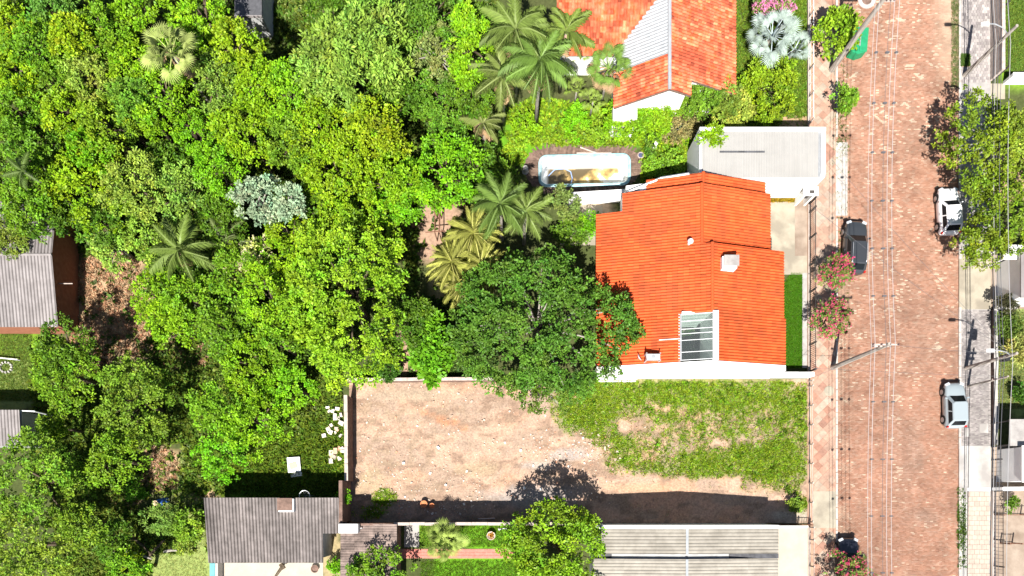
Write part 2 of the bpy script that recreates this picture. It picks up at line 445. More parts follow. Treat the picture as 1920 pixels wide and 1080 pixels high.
def pavetiles(x0, x1, y0, y1, a, parent, keepout=(), limit=.085):
    """square tiles laid on the diagonal, plan metres; big pieces are tiles, slivers one mesh"""
    d = a / math.sqrt(2); k = 0
    sl_v, sl_f, sl_c = [], [], []
    n1 = int((x1 - x0 + y1 - y0) / a * 1.5) + 4
    for i in range(-n1, n1):
        for j in range(-n1, n1):
            cx = x0 + (i - j) * d; cy = y0 + (i + j) * d
            if cx < x0 - d or cx > x1 + d or cy < y0 - d or cy > y1 + d: continue
            g_ = d - .011
            q = clip([(cx, cy - g_), (cx + g_, cy), (cx, cy + g_), (cx - g_, cy)], x0, x1, y0, y1)
            if len(q) < 3 or any(kx0 < cx < kx1 and ky0 < cy < ky1 for kx0, kx1, ky0, ky1 in keepout): continue
            ar = abs(sum(q[m][0] * q[(m + 1) % len(q)][1] - q[(m + 1) % len(q)][0] * q[m][1] for m in range(len(q)))) / 2
            if ar < .01: continue
            py = CY - cy * S
            wts = TILEW if py > 560 else [3, 5, 1, 6, 4, 4, 3, 1]
            if py < 30: wts = [3, 5, 1, 6, 4, 4, 5, 2]
            c = np.array(random.choices(TILEC, wts)[0]) * random.uniform(.74, .94)
            zz = PAV_Z + random.uniform(-.004, .005)
            if ar > limit:
                me = MB().prism(q, PAV_Z - .03, [zz + random.uniform(-.004, .004) for _ in q]).mesh('tile', M['tile'])
                at = me.attributes.new('col', 'FLOAT_COLOR', 'POINT')
                at.data.foreach_set('color', np.tile(np.array([*c, 1], np.float32), len(me.vertices)))
                link(bpy.data.objects.new('tile', me), parent); k += 1
            else:
                i0 = len(sl_v); sl_v += [(p[0], p[1], zz) for p in q]
                sl_f.append(tuple(range(i0, i0 + len(q)))); sl_c += [c] * len(q)
    me = bpy.data.meshes.new('cut_tiles'); me.from_pydata(sl_v, [], sl_f); me.materials.append(M['tile'])
    at = me.attributes.new('col', 'FLOAT_COLOR', 'POINT')
    at.data.foreach_set('color', np.hstack([np.array(sl_c), np.ones((len(sl_c), 1))]).astype(np.float32).ravel())
    tag(link(bpy.data.objects.new('cut_tiles', me), parent), kind='stuff')
    return k
xa, xb = px2w(1524, 0)[0], px2w(1565, 0)[0]
ntile = pavetiles(xa, xb, px2w(0, 1110)[1], px2w(0, -20)[1], .55, pl, keepout=[(xa - 1, xb + 1, px2w(0, 991)[1], px2w(0, 921)[1])])
print('pavement tiles', ntile)
rect('concrete_apron', 1523, 1566, 921, 990, PAV_Z + .006, M['conc'], .03, pl)
MB().lathe([(.42, 0), (.42, .012), (.38, .02)], P(1554.5, 733, PAV_Z), 20).build('manhole_lid', M['conc'], pl)

def kerb(name, px, y0, y1, stepm=1.0, skip=(), wpx=3.6):
    x0 = px2w(px, 0)[0]; wd = wpx / S
    o = MB().bb(x0 + .02, x0 + wd - .02, px2w(0, y1)[1], px2w(0, y0)[1], -.1, .09).build(name, M['sand'])
    tag(o, kind='structure')
    y = px2w(0, y1)[1]; top = px2w(0, y0)[1]
    while y < top:
        ln = stepm * random.uniform(.9, 1.1); py = CY - (y + ln / 2) * S
        if not any(a < py < c for a, c in skip):
            MB().box((x0 + wd / 2 + random.uniform(-.008, .008), y + ln / 2, .07), (wd, ln - .02, .15 + random.uniform(-.012, .012)), taper=.96).build('kerb_stone', M['kerb'], o)
        y += ln
    return o
kerb('kerb_left', 1566, -20, 1110, 1.0, skip=[(268, 405)])
kerb('kerb_right', 1796.3, -20, 1110, 1.0, skip=[(484, 575), (838, 912)], wpx=4.5)
rp = sheet('driveway_ramp', [(1566, 405), (1588, 405), (1588, 268), (1566, 268)], .105, M['kerb'], .12)
MB().poly([]) if False else None

# right pavement: one long base with its surfaces
pr = rect('pavement_right', 1800.8, 1856, -900, 2200, .10, M['cement'], .3)
def greycol(x, y, r):
    c = np.array([(.25, .225, .215), (.30, .27, .255), (.21, .185, .18)])[r.choice(3, len(x))]
    return c * r.normal(1, .08, (len(x), 1)) * (.85 + .35 * vfbm(x * .8, y * .8, 5))[:, None]
def pinkcol(x, y, r):
    return np.ones((len(x), 3)) * r.normal(1, .05, (len(x), 1))
X0, X1 = px2w(1801.5, 0)[0], px2w(1855.5, 0)[0]
brick_field('grey_pavers', X0, X1, px2w(0, 835)[1], px2w(0, 581)[1], .22, .11, .13, .04, greycol, pr, M['greypave'], gap=.012, seed=8, wobble=.02)
brick_field('grey_pavers', X0, X1, px2w(0, 156)[1], px2w(0, -40)[1], .24, .24, .13, .04, lambda x, y, r: greycol(x, y, r) * 1.1, pr, M['greypave'], gap=.008, seed=18, wobble=.01)
brick_field('pink_pavers', px2w(1812, 0)[0], X1, px2w(0, 1120)[1], px2w(0, 921)[1], .4, .4, .13, .06, pinkcol, pr, M['pinkpave'], gap=.003, jit=.001, seed=9, wobble=0)
rect('kerb_slab', 1801, 1811.5, 915, 1120, .135, M['concw'], .06, pr)
rect('concrete_driveway', 1796.5, 1856, 480, 580.5, .137, M['conc'], .06, pr)
rect('concrete_driveway', 1796.5, 1856, 836, 914, .137, M['concw'], .06, pr)
rect('threshold_strip', 1811.8, 1855, 914.5, 920.5, .14, M['white'], .05, pr)
rect('inspection_cover', 1834, 1851, 795, 812, .146, M['concw'], .03, pr)
rect('inspection_cover', 1807, 1815, 803, 819, .146, M['concw'], .03, pr)
MB().lathe([(.36, 0), (.36, .012), (.31, .02)], P(1810, 907, .137), 20).build('manhole_lid', M['concw'], pr)
rect('yard_sheet_upper', 1856.5, 2050, 478, 579, .03, M['concb'], .05)
rect('yard_sheet_lower', 1857, 2050, 836, 1120, .03, M['concb'], .05)
rect('garden_path', 1856, 1884, 157, 186, .03, M['conc'], .05)

# ------------------------------------------------------------ vacant lot
def grassmask(px, py):
    ell = [(1110, 755, 75, 70, 1.15), (1190, 735, 150, 32, 1.0), (1350, 740, 190, 42, .95), (1460, 745, 70, 40, 1.05), (1440, 860, 95, 62, 1.2), (1340, 870, 110, 40, .85),
           (1240, 800, 160, 60, .62), (1300, 790, 220, 60, .55), (1210, 855, 80, 45, .72), (1485, 800, 40, 80, .9), (1120, 790, 60, 22, .85), (1500, 945, 20, 16, .8), (720, 935, 25, 18, .7), 
           (690, 960, 40, 16, .5), (1480, 900, 22, 26, .9), (1495, 880, 10, 60, .8)]
    g_ = np.zeros_like(px)
    for cx, cy, rx, ry, w_ in ell:
        d = ((px - cx) / rx) ** 2 + ((py - cy) / ry) ** 2
        g_ = np.maximum(g_, w_ * np.clip(1.25 - d, 0, 1))
    n1 = vfbm(px / 16, py / 16, 31) - .5; n2 = vfbm(px / 55, py / 55, 32) - .5
    bare = np.exp(-(((px - 1405) / 40) ** 2 + ((py - 826) / 13) ** 2)) + np.exp(-(((px - 1175) / 35) ** 2 + ((py - 800) / 12) ** 2)) * .8 + np.exp(-(((px - 1300) / 120) ** 2 + ((py - 905) / 10) ** 2)) * .9
    return np.clip(g_ + (n1 * 1.2 + n2 * .8 - bare * .8) * ss(0, .3, g_), 0, 1.2)
lx = np.arange(655, 1517, 5.0); ly = np.arange(711, 985, 5.0)
LX, LY = np.meshgrid(lx, ly)
c = np.empty(LX.shape + (3,)); c[:] = (.43, .285, .21)
def blend(c, k, v): return c * (1 - k[..., None]) + np.array(v) * k[..., None]
c = blend(c, .8 * ss(.5, .68, vfbm(LX / 60, LY / 60, 51)), (.42, .25, .168))
c = blend(c, .9 * ss(.47, .62, vfbm(LX / 55, LY / 26, 52)), (.315, .232, .178))
c = blend(c, .9 * ss(.52, .62, vfbm(LX / 26, LY / 12, 53)), (.24, .165, .12))
c = blend(c, .8 * ss(.52, .66, vfbm(LX / 11, LY / 11, 54)) * (.35 + .65 * ss(950, 700, LX)), (.27, .20, .14))
for cx, cy, rx, ry, v in ((830, 790, 26, 15, (.42, .20, .11)), (865, 802, 20, 9, (.42, .2, .11)), (800, 775, 14, 8, (.42, .21, .12)), (1075, 852, 60, 16, (.33, .31, .295)), (1000, 872, 50, 10, (.36, .33, .3)), (1000, 930, 120, 30, (.30, .28, .27)), (780, 740, 120, 18, (.34, .27, .20)), (715, 760, 22, 8, (.28, .20, .14)), (1480, 965, 40, 25, (.40, .36, .29)), (900, 880, 60, 20, (.36, .27, .18)), (690, 900, 30, 40, (.36, .28, .18)), (1200, 915, 90, 14, (.44, .27, .17)), (1070, 790, 30, 25, (.32, .27, .2))):
    d = ((LX - cx + 70 * (vfbm(LX / 14, LY / 14, 60) - .5)) / rx) ** 2 + .5 * vfbm(LX / 7, LY / 7, 61) + ((LY - cy) / ry) ** 2
    c = blend(c, .75 * ss(1.2, .2, d), v)
gm = grassmask(LX, LY)
c = blend(c, np.clip(gm, 0, 1) * .85, (.13, .19, .03))
z = .02 + .10 * (vfbm(LX / 14, LY / 14, 71) - .3).clip(0) + .03 * vfbm(LX / 5, LY / 5, 73)
V = np.stack([(LX - CX) / S, (CY - LY) / S, z], -1).reshape(-1, 3)
ny, nx = LX.shape; ids = np.arange(nx * ny).reshape(ny, nx)
F = np.stack([ids[1:, :-1], ids[1:, 1:], ids[:-1, 1:], ids[:-1, :-1]], -1).reshape(-1, 4)
lot = link(bpy.data.objects.new('vacant_lot_soil', npmesh('vacant_lot_soil', V, F, M['lot'], c.reshape(-1, 3), smooth=True)))
tag(lot, kind='structure')

# ------------------------------------------------------------ leaf builder
UP = np.array((0, 0, 1.0))
def norm(a): return a / np.maximum(np.linalg.norm(a, axis=-1, keepdims=True), 1e-9)
def leaves(pos, d, L, wd, r, colv, flat=.6):
    """one folded diamond leaf per row of pos, pointing along d"""
    n = len(pos)
    up = norm(UP + r.normal(0, 1 - flat, (n, 3)))
    side = norm(np.cross(d, up)); nn = norm(np.cross(side, d))
    L = L * r.uniform(.7, 1.3, (n, 1)); w_ = L * wd * r.uniform(.8, 1.2, (n, 1)) * .5
    V = np.empty((n, 4, 3))
    V[:, 0] = pos; V[:, 1] = pos + d * L * .5 + side * w_ + nn * w_ * .25
    V[:, 2] = pos + d * L - UP * L * .12; V[:, 3] = pos + d * L * .5 - side * w_ + nn * w_ * .25
    F = (np.arange(n) * 4)[:, None] + np.array((0, 1, 2, 3))[None]
    return V.reshape(-1, 3), F, np.repeat(colv, 4, axis=0)

def scatter(name, label, cat, pts, z, h, k, colour, seed=1, m='grassy', spread=.6, parent=None, stuff=True, wd=.22, vary=.25):
    """tufts of k blades on every plan point"""
    r = np.random.default_rng(seed); pts = np.asarray(pts); n = len(pts)
    pos = np.repeat(np.column_stack([pts, np.full(n, z)]), k, axis=0) + r.normal(0, .04, (n * k, 3)) * (1, 1, 0)
    d = norm(np.column_stack([r.normal(0, spread, (n * k, 2)), np.abs(r.normal(.7, .25, n * k)) + .1]))
    tuftc = np.repeat(r.normal(1, vary, (n, 1)).clip(.4, 1.7), k, axis=0)
    cv = np.ones((n * k, 3)) * tuftc * r.normal(1, .12, (n * k, 1)).clip(.5, 1.5)
    cv[:, 0] *= np.repeat(r.uniform(.75, 1.35, n), k)
    V, F, cc = leaves(pos, d, h, wd, r, cv)
    o = link(bpy.data.objects.new(name, npmesh(name, V, F, M[m], cc, True)), parent)
    o.color = (*colour, 1)
    if parent is None: tag(o, label, cat)
    if stuff: tag(o, kind='stuff')
    return o

def randpts(n, x0, x1, y0, y1, fn, seed):
    r = np.random.default_rng(seed)
    px = r.uniform(x0, x1, n); py = r.uniform(y0, y1, n)
    keep = r.random(n) < fn(px, py)
    return np.column_stack(px2w(px[keep], py[keep]))

def lotg(px, py):
    g_ = grassmask(px, py); return np.clip(g_ * 1.2 - .15, 0, 1)
scatter('lot_grass', 'patchy green grass over the vacant lot soil', 'grass', randpts(46000, 662, 1512, 716, 976, lotg, 4), .05, .2, 6, (.195, .31, .016), 5, vary=.38)
scatter('lot_weeds', 'taller weed clumps standing in the lot grass', 'weeds', randpts(1500, 1060, 1510, 716, 930, lambda x, y: np.clip(3 * (vfbm(x / 22, y / 22, 36) - .5), 0, 1) * (grassmask(x, y) > .3), 24), .05, .34, 9, (.13, .25, .012), 25, vary=.35, wd=.3)
def lotdry(px, py):
    g_ = grassmask(px, py); return np.clip(.9 - np.abs(g_ - .35) * 2.5, 0, 1) * ss(1040, 1130, px)
scatter('dry_grass', 'straw-coloured dry grass between green patches of the vacant lot', 'grass', randpts(9000, 1050, 1512, 716, 976, lotdry, 14), .05, .16, 6, (.42, .32, .18), 6)
def ellmask(*es):
    def f(px, py):
        q = np.zeros_like(px)
        jx = px + 20 * (vfbm(px / 25, py / 25, 5) - .5); jy = py + 20 * (vfbm(px / 25, py / 25, 6) - .5)
        for cx, cy, rx, ry in es: q = np.maximum(q, (((jx - cx) / rx) ** 2 + ((jy - cy) / ry) ** 2 < 1) * 1.0)
        return q
    return f

# ------------------------------------------------------------ roofs
def roof(name, r0, r1, e0, e1, m, parent, pitch=.22, amp=.04, course=.4, step=.03, prof='round', s0=0.0, seed=1, spread=.06, sub=6, kind='stuff', streak=0.0):
    r0, r1, e0, e1 = [np.array(p, float) for p in (r0, r1, e0, e1)]
    Lu = np.linalg.norm(r1 - r0); Lv = np.linalg.norm(e0 - r0)
    nu = max(int(round(Lu / pitch)), 1) * sub; nv = max(int(round(Lv / course)), 1)
    u = np.linspace(0, 1, nu + 1); s = u * Lu + s0
    ph = s / pitch
    if prof == 'round': h = amp * (.5 + .5 * np.cos(2 * np.pi * ph)) ** .6
    elif prof == 'wave': h = amp * (1 - np.abs(np.sin(np.pi * ph)) ** 8)
    elif prof == 'rib':
        f = ph % 1; h = amp * np.where((f > .3) & (f < .7), 1.0, np.where((f > .15) & (f < .85), .5, 0))
    else:
        f = ph % 1; h = amp * f ** 1.0
    n = np.cross(r1 - r0, e0 - r0); n /= np.linalg.norm(n)
    if n[2] < 0: n = -n
    vv, off, crs = [], [], []
    for j in range(nv):
        vv += [j / nv, (j + 1) / nv]; off += [0, step]; crs += [j, j]
    vv = np.array(vv)[:, None, None]; off = np.array(off)[:, None, None]
    uu = u[None, :, None]
    top = r0 + (r1 - r0) * uu; bot = e0 + (e1 - e0) * uu
    V = top * (1 - vv) + bot * vv + n * (h[None, :, None] + off)
    rr = np.random.default_rng(seed)
    tid = np.floor(ph + .5).astype(int); tid -= tid.min()
    tc = rr.normal(1, spread, (nv, tid.max() + 1)).clip(.55, 1.35)
    if spread > .2: tc = np.where(rr.random(tc.shape) < .07, 1.7, tc)
    cl = tc[np.array(crs)][:, tid]
    if streak:
        st = vfbm(np.broadcast_to(s[None], cl.shape) * .7, vv[:, :, 0] * Lv * .35 + 0 * cl, seed + 9)
        cl = cl * (1 - streak + 2 * streak * st)
    cols_ = np.repeat(cl[..., None], 3, axis=2)
    R, Cn = V.shape[:2]
    ids = np.arange(R * Cn).reshape(R, Cn)
    F = np.stack([ids[1:, :-1], ids[1:, 1:], ids[:-1, 1:], ids[:-1, :-1]], -1).reshape(-1, 4)
    if np.dot(np.cross(V[1, 0] - V[0, 0], V[0, 1] - V[0, 0]), n) < 0: F = F[:, ::-1]
    me = npmesh(name, V.reshape(-1, 3), F, m, cols_.reshape(-1, 3))
    o = link(bpy.data.objects.new(name, me), parent, True)
    if kind: tag(o, kind=kind)
    return o
def deck(q, parent, m, t=.1, drop=.02, name='roof_board'):
    return MB().slab([(p[0], p[1], p[2] - drop) for p in q], t).build(name, m, parent)

# ============================================================ house with the bright orange roof
oh = thing('orange_roofed_house', 'white house with bright orange tiled gable roof and glass skylight', 'house', (14, 17, 0))
sl_w = 2.4 / (14.37 - 6.66)
def zw(x): return 3.0 + (x - 6.66) * sl_w
def ze1(x): return 5.4 - (x - 14.37) * .32
def ze2(x): return zw(15.1) - (x - 15.1) * .32
OR = dict(m=M['orange'], parent=oh, pitch=.225, amp=.1, sub=8, course=.42, step=.035, spread=.1, streak=.16)
def wplane(x0, x1, y0, y1, seed): # west slope
    roof('roof_tiles', (x1, y0, zw(x1)), (x1, y1, zw(x1)), (x0, y0, zw(x0)), (x0, y1, zw(x0)), s0=y0, seed=seed, **OR)
    deck([(x0, y0, zw(x0)), (x1, y0, zw(x1)), (x1, y1, zw(x1)), (x0, y1, zw(x0))], oh, M['orange'])
def eplane(x0, x1, y0, y1, zf, seed):
    roof('roof_tiles', (x0, y0, zf(x0)), (x0, y1, zf(x0)), (x1, y0, zf(x1)), (x1, y1, zf(x1)), s0=y0, seed=seed, **OR)
    deck([(x0, y0, zf(x0)), (x1, y0, zf(x1)), (x1, y1, zf(x1)), (x0, y1, zf(x0))], oh, M['orange'])
wplane(6.66, 14.37, 19.5, 22.66, 1); wplane(8.65, 14.37, 22.66, 24.05, 2); wplane(6.66, 15.1, 14.3, 19.5, 3); wplane(6.66, 12.84, 10.66, 14.3, 4)
eplane(14.37, 20.2, 19.5, 24.05, ze1, 5); eplane(15.1, 21.2, 14.3, 19.5, ze2, 6); eplane(15.58, 21.35, 10.66, 14.3, ze2, 7)
# lower strip beyond the north verge
zn = lambda x: 4.95 - (x - 14.6) * .32
eplane(14.6, 19.9, 24.07, 25.1, zn, 8)
znw = lambda x: 4.95 - (14.6 - x) * .31
roof('roof_tiles', (14.6, 24.07, 4.95), (14.6, 25.1, 4.95), (10.5, 24.07, znw(10.5)), (10.5, 25.1, znw(10.5)), s0=24.07, seed=9, **OR)
deck([(10.5, 24.07, znw(10.5)), (14.6, 24.07, 4.95), (14.6, 25.1, 4.95), (10.5, 25.1, znw(10.5))], oh, M['orange'])
# ridge caps: one curved tile after another
def ridge(x, y0, y1, z, parent, m, n, r=.13):
    st = (y1 - y0) / n
    b = MB()
    for k in range(7):
        t = math.pi * k / 6
        b.v += [(-math.cos(t) * r, 0, math.sin(t) * r * .8), (-math.cos(t) * r * 1.15, st * 1.08, math.sin(t) * r * .95)]
    for k in range(6): b.f.append((2 * k, 2 * k + 2, 2 * k + 3, 2 * k + 1))
    me = b.mesh('ridge_tile', m)
    at = me.attributes.new('col', 'FLOAT_COLOR', 'POINT'); at.data.foreach_set('color', np.full(len(me.vertices) * 4, .93, np.float32))
    for k in range(n):
        o = link(bpy.data.objects.new('ridge_tile', me), parent, True); o.location = (x, y0 + k * st, z)
ridge(14.37, 19.5, 24.05, 5.42, oh, M['orange'], 11); ridge(15.1, 14.35, 19.5, zw(15.1) + .02, oh, M['orange'], 13); ridge(14.6, 24.1, 25.1, 4.97, oh, M['orange'], 3)
# walls: solid core under the roof
b = MB()
b.prism([(7.1, 10.9), (15.1, 10.9), (15.1, 19.4), (7.1, 19.4)], 0, [zw(7.1) - .12, zw(15.1) - .12, zw(15.1) - .12, zw(7.1) - .12]) if False else None
def gable(b, x0, xr, x1, y0, y1, f0, f1, drop=.14):
    """pentagon prism under a two-sided roof, ridge along y"""
    i = len(b.v)
    for y in (y0, y1):
        b.v += [(x0, y, 0), (x1, y, 0), (x1, y, f1(x1) - drop), (xr, y, f0(xr) - drop), (x0, y, f0(x0) - drop)]
    b.f += [(i, i + 1, i + 2, i + 3, i + 4), (i + 9, i + 8, i + 7, i + 6, i + 5), (i + 1, i + 6, i + 7, i + 2), (i + 2, i + 7, i + 8, i + 3), (i + 3, i + 8, i + 9, i + 4), (i + 4, i + 9, i + 5, i)]
gable(b, 7.15, 14.37, 19.9, 19.3, 22.4, zw, ze1); gable(b, 9.0, 14.37, 19.9, 22.42, 24.9, zw, lambda x: min(ze1(x), zn(x)), .6)
gable(b, 7.15, 15.1, 20.8, 14.45, 19.28, zw, ze2)
b.prism([(7.15, 10.7), (12.7, 10.7), (12.7, 14.4), (7.15, 14.4)], 0, [zw(7.15) - .14, zw(12.7) - .14, zw(12.7) - .14, zw(7.15) - .14])
b.prism([(15.62, 10.7), (20.85, 10.7), (20.85, 14.4), (15.62, 14.4)], 0, [ze2(15.62) - .14, ze2(20.85) - .14, ze2(20.85) - .14, ze2(15.62) - .14])
b.build('wall', M['white'], oh)
# south fire wall with sloping top
b = MB(); i = 0
prof = [(6.7, 0), (21.4, 0), (21.4, ze2(21.4) + .06), (15.1, zw(15.1) + .06), (6.7, zw(6.7) + .06)]
for y in (10.2, 10.62): b.v += [(x, y, z_) for x, z_ in prof]
b.f += [(0, 1, 2, 3, 4), (9, 8, 7, 6, 5), (1, 6, 7, 2), (2, 7, 8, 3), (3, 8, 9, 4), (4, 9, 5, 0)]
b.build('parapet_wall', M['white'], oh)
# skylight
xs0, xs1, ys0, ys1 = 12.9, 15.08, 10.72, 14.26
b = MB()
b.bb(15.1, 15.52, 10.64, 14.35, 2.2, zw(15.1) + .22); b.bb(xs0, 15.1, 14.28, 14.42, 2.2, zw(14.0)); b.bb(12.72, 12.86, 10.7, 14.3, 2.2, zw(12.8) + .03)
b.build('skylight_kerb', M['white'], oh)
floor = MB().bb(12.86, 15.1, 10.64, 14.3, .3, .45).build('lightwell_floor', M['conc'], oh)
gl, nt, bs = newmat('clear_glass')
bs.inputs['Base Color'].default_value = (.8, .86, .84, 1); bs.inputs['Roughness'].default_value = .04; bs.inputs['Transmission Weight'].default_value = .0
mixs = nt.nodes.new('ShaderNodeMixShader'); trn = nt.nodes.new('ShaderNodeBsdfTransparent'); glo = nt.nodes.new('ShaderNodeBsdfGlossy')
glo.inputs['Roughness'].default_value = .04; trn.inputs['Color'].default_value = (.82, .88, .86, 1)
frn = nt.nodes.new('ShaderNodeFresnel'); frn.inputs['IOR'].default_value = 1.6
dif = nt.nodes.new('ShaderNodeBsdfDiffuse'); dif.inputs['Color'].default_value = (.5, .52, .52, 1)
mix2 = nt.nodes.new('ShaderNodeMixShader'); mix2.inputs[0].default_value = .05
nt.links.new(frn.outputs[0], mixs.inputs[0]); nt.links.new(trn.outputs[0], mix2.inputs[1]); nt.links.new(dif.outputs[0], mix2.inputs[2])
nt.links.new(mix2.outputs[0], mixs.inputs[1]); nt.links.new(glo.outputs[0], mixs.inputs[2])
nt.links.new(mixs.outputs[0], nt.nodes['Material Output'].inputs['Surface'])
M['pane'] = gl
ybars = [10.75, 11.35, 12.25, 12.75, 13.1, 13.7, 14.22]
for a, c in zip(ybars[:-1], ybars[1:]):
    MB().slab([(xs0, a + .03, zw(xs0) + .1), (xs1, a + .03, zw(xs1) + .1), (xs1, c - .03, zw(xs1) + .1), (xs0, c - .03, zw(xs0) + .1)], .012).build('glass_pane', M['pane'], oh)
for y in ybars:
    MB().slab([(xs0, y - .016, zw(xs0) + .14), (xs1, y - .016, zw(xs1) + .14), (xs1, y + .016, zw(xs1) + .14), (xs0, y + .016, zw(xs0) + .14)], .06).build('glazing_bar', M['whitemetal'], oh)
MB().slab([(xs0 - .1, ys0, zw(xs0) + .13), (xs0 + .02, ys0, zw(xs0) + .14), (xs0 + .02, ys1, zw(xs0) + .14), (xs0 - .1, ys1, zw(xs0) + .13)], .12).build('skylight_frame', M['galv'], oh)
# chimney and vent
ch = MB().bb(15.75, 16.85, 17.45, 18.35, 4.6, 6.0).build('chimney', M['white'], oh)
MB().bb(15.86, 16.98, 17.62, 18.42, 6.0, 6.12).build('chimney_cap', M['cement'], ch)
vt = MB().lathe([(.12, 0), (.12, .75)], (13.45, 19.6, 4.95), 12).build('vent_pipe', M['whitemetal'], oh)
MB().lathe([(.2, 0), (.22, .05), (.16, .16), (.03, .2)], (13.45, 19.6, 5.66), 14).build('vent_cowl', M['whitemetal'], vt)
# gutter along the north side and pipe on roof
MB().tube([(9.0, 24.3, 3.3), (11.6, 25.1, 4.0), (13.6, 25.12, 4.7)], .12, 8).build('gutter', M['galv'], oh)
MB().tube([(11.3, 12.4, zw(11.3) + .16), (12.85, 12.4, zw(12.85) + .16)], .035, 6).build('conduit', M['whitemetal'], oh)
# window on shaded rear wall and front door
wd_ = MB().bb(7.1, 7.16, 17.5, 19.0, 1.0, 2.2).build('window', M['glass'], oh)
MB().bb(7.08, 7.15, 17.4, 19.1, .92, 1.0).build('window_sill', M['whitemetal'], wd_)
dr = MB().bb(20.78, 20.86, 17.2, 18.2, .1, 2.2).build('door', M['wood'], oh)
MB().bb(20.86, 20.92, 17.3, 17.36, 1.0, 1.15).build('door_handle', M['galv'], dr)

# air conditioner unit and dish on the fire wall
ac = thing('condenser_unit', 'grey and white condenser unit standing on orange roof edge above white wall', 'air conditioner', (10.75, 11.0, zw(10.75) + .1))
b = MB().bb(-.5, .5, -.2, .2, .25, .8); b.build('casing', M['whitemetal'], ac, False)
MB().lathe([(.17, 0), (.17, .02), (.05, .03)], (0, 0, .8), 14).build('fan_grille', M['galv'], ac, False)
MB().bb(-.48, .48, -.22, -.2, .3, .76).build('coil_panel', M['galv'], ac, False)
for sx in (-1, 1):
    for sy in (-1, 1): MB().bb(sx * .52 - .04, sx * .52 + .04, sy * .26 - .04, sy * .26 + .04, -.25, .88).build('leg', M['galv'], ac, False)
ds = thing('small_dish', 'small white dish on a stub beside condenser unit on orange roof', 'satellite dish', (9.75, 11.05, zw(9.75) + .08))
b = MB(); b.lathe([(.02, 0), (.18, .03), (.3, .1), (.31, .11), (.18, .05), (.02, .02)], (0, 0, 0), 16)
do = b.build('reflector', M['whitemetal'], ds, False); do.location = (0, 0, .45); do.rotation_euler = (0, 1.2, .5)
MB().tube([(0, 0, -.1), (0, 0, .45)], .03, 6).build('stub', M['galv'], ds, False)

# front yard of the house
rect('front_yard', 1444, 1513, 372, 515, .045, M['conc'], .06)
rect('front_path', 1490, 1513, 374, 480, .052, M['concb'], .03)
rect('front_border', 1504, 1513, 512, 690, .05, M['cement'], .06)
rect('side_yard', 1050, 1130, 385, 460, .01, M['conc'])

# ============================================================ garage with the pale metal roof
ga = thing('metal_roofed_garage', 'white garage with pale ribbed metal roof behind white parapets', 'garage', (19.4, 27, 0))
x0, x1, y0, y1 = 14.55, 24.32, 25.2, 29.0
MB().bb(x0 + .2, x1 - .2, y0 + .2, y1 - .2, 0, 3.55).build('wall_core', M['white'], ga)
MB().bb(x0, x1, y0, y0 + .2, 0, 3.98).build('wall', M['white'], ga); MB().bb(x0, x1, y1 - .3, y1, 0, 4.15).build('wall', M['white'], ga)
MB().bb(x0, x0 + .2, y0 + .2, y1 - .3, 0, 4.1).build('wall', M['white'], ga); MB().bb(x1 - .35, x1, y0 + .2, y1 - .3, 0, 4.12).build('wall', M['white'], ga)
roof('metal_sheets', (x0 + .25, y1 - .32, 4.08), (x1 - .55, y1 - .32, 4.08), (x0 + .25, y0 - .08, 4.0), (x1 - .55, y0 - .08, 4.0), M['sheet'], ga, pitch=.2, amp=.04, course=1.9, step=.008, prof='rib', sub=8, spread=.012)
MB().bb(x1 - .55, x1 - .36, y0, y1 - .32, 3.9, 4.0).build('gutter', M['galv'], ga)
stn = MB().slab([(16.1, 27.04, 4.1), (19.6, 27.04, 4.1), (19.6, 27.18, 4.102), (16.1, 27.18, 4.102)], .012).build('sealant_strip', M['tar'], ga)
MB().tube([(x1 + .06, y0 + .1, 4.0), (x1 + .06, y0 + .1, .2)], .05, 6).build('downpipe', M['galv'], ga)
MB().bb(x1, x1 + .04, 25.9, 28.4, .1, 2.4).build('garage_door', M['galv'], ga)
# meter kiosk at gate
mk = thing('meter_kiosk', 'small white meter housing with flat cap at the gate beside garage', 'meter box', (23.95, 24.9, 0))
MB().bb(-.45, -.3, -.3, .25, 0, 2.2).build('side_wall', M['white'], mk, False); MB().bb(.3, .45, -.3, .25, 0, 2.2).build('side_wall', M['white'], mk, False)
MB().bb(-.6, .6, -.4, .29, 2.2, 2.32).build('cap', M['white'], mk, False); MB().bb(-.28, .28, .0, .2, .8, 1.9).build('meter_cabinet', M['iron'], mk, False)
MB().bb(-.12, .25, -.25, 0, 2.33, 2.36).build('cap_vent', M['iron'], mk, False)

# ============================================================ old red-tiled house at the top
rh = thing('red_tiled_house', 'white house with weathered red tile roof, one slope partly white', 'house', (11, 36, 0))
OT = dict(parent=rh, pitch=.25, amp=.09, sub=8, course=.38, step=.04, spread=.22)
xr, zr = 11.8, 6.0
def zwe(x): return zr - (xr - x) * .675
def zea(x): return zr - (x - xr) * .483
roof('roof_tiles', (xr, 30.8, zr), (xr, 32, zr), (13.6, 30.8, zea(13.6)), (13.6, 32, zea(13.6)), M['oldtile'], s0=0, seed=21, **OT)
roof('roof_tiles', (xr, 32.0, zr), (xr, 46, zr), (17.6, 32.0, zea(17.6)), (17.6, 46, zea(17.6)), M['oldtile'], s0=1.2, seed=22, **OT)
roof('roof_tiles', (xr, 30.8, zr), (xr, 33.5, zr), (8.0, 30.8, zwe(8.0)), (8.0, 33.5, zwe(8.0)), M['oldtile'], s0=0, seed=23, **OT)
roof('white_roof_tiles', (xr, 33.52, zr), (xr, 46, zr), (8.0, 33.52, zwe(8.0)), (8.0, 46, zwe(8.0)), M['whitetile'], parent=rh, pitch=.25, amp=.09, sub=8, course=.38, step=.03, spread=.03, s0=2.72, seed=24)
def zs(y): return 3.4 + (y - 35.0) * .69
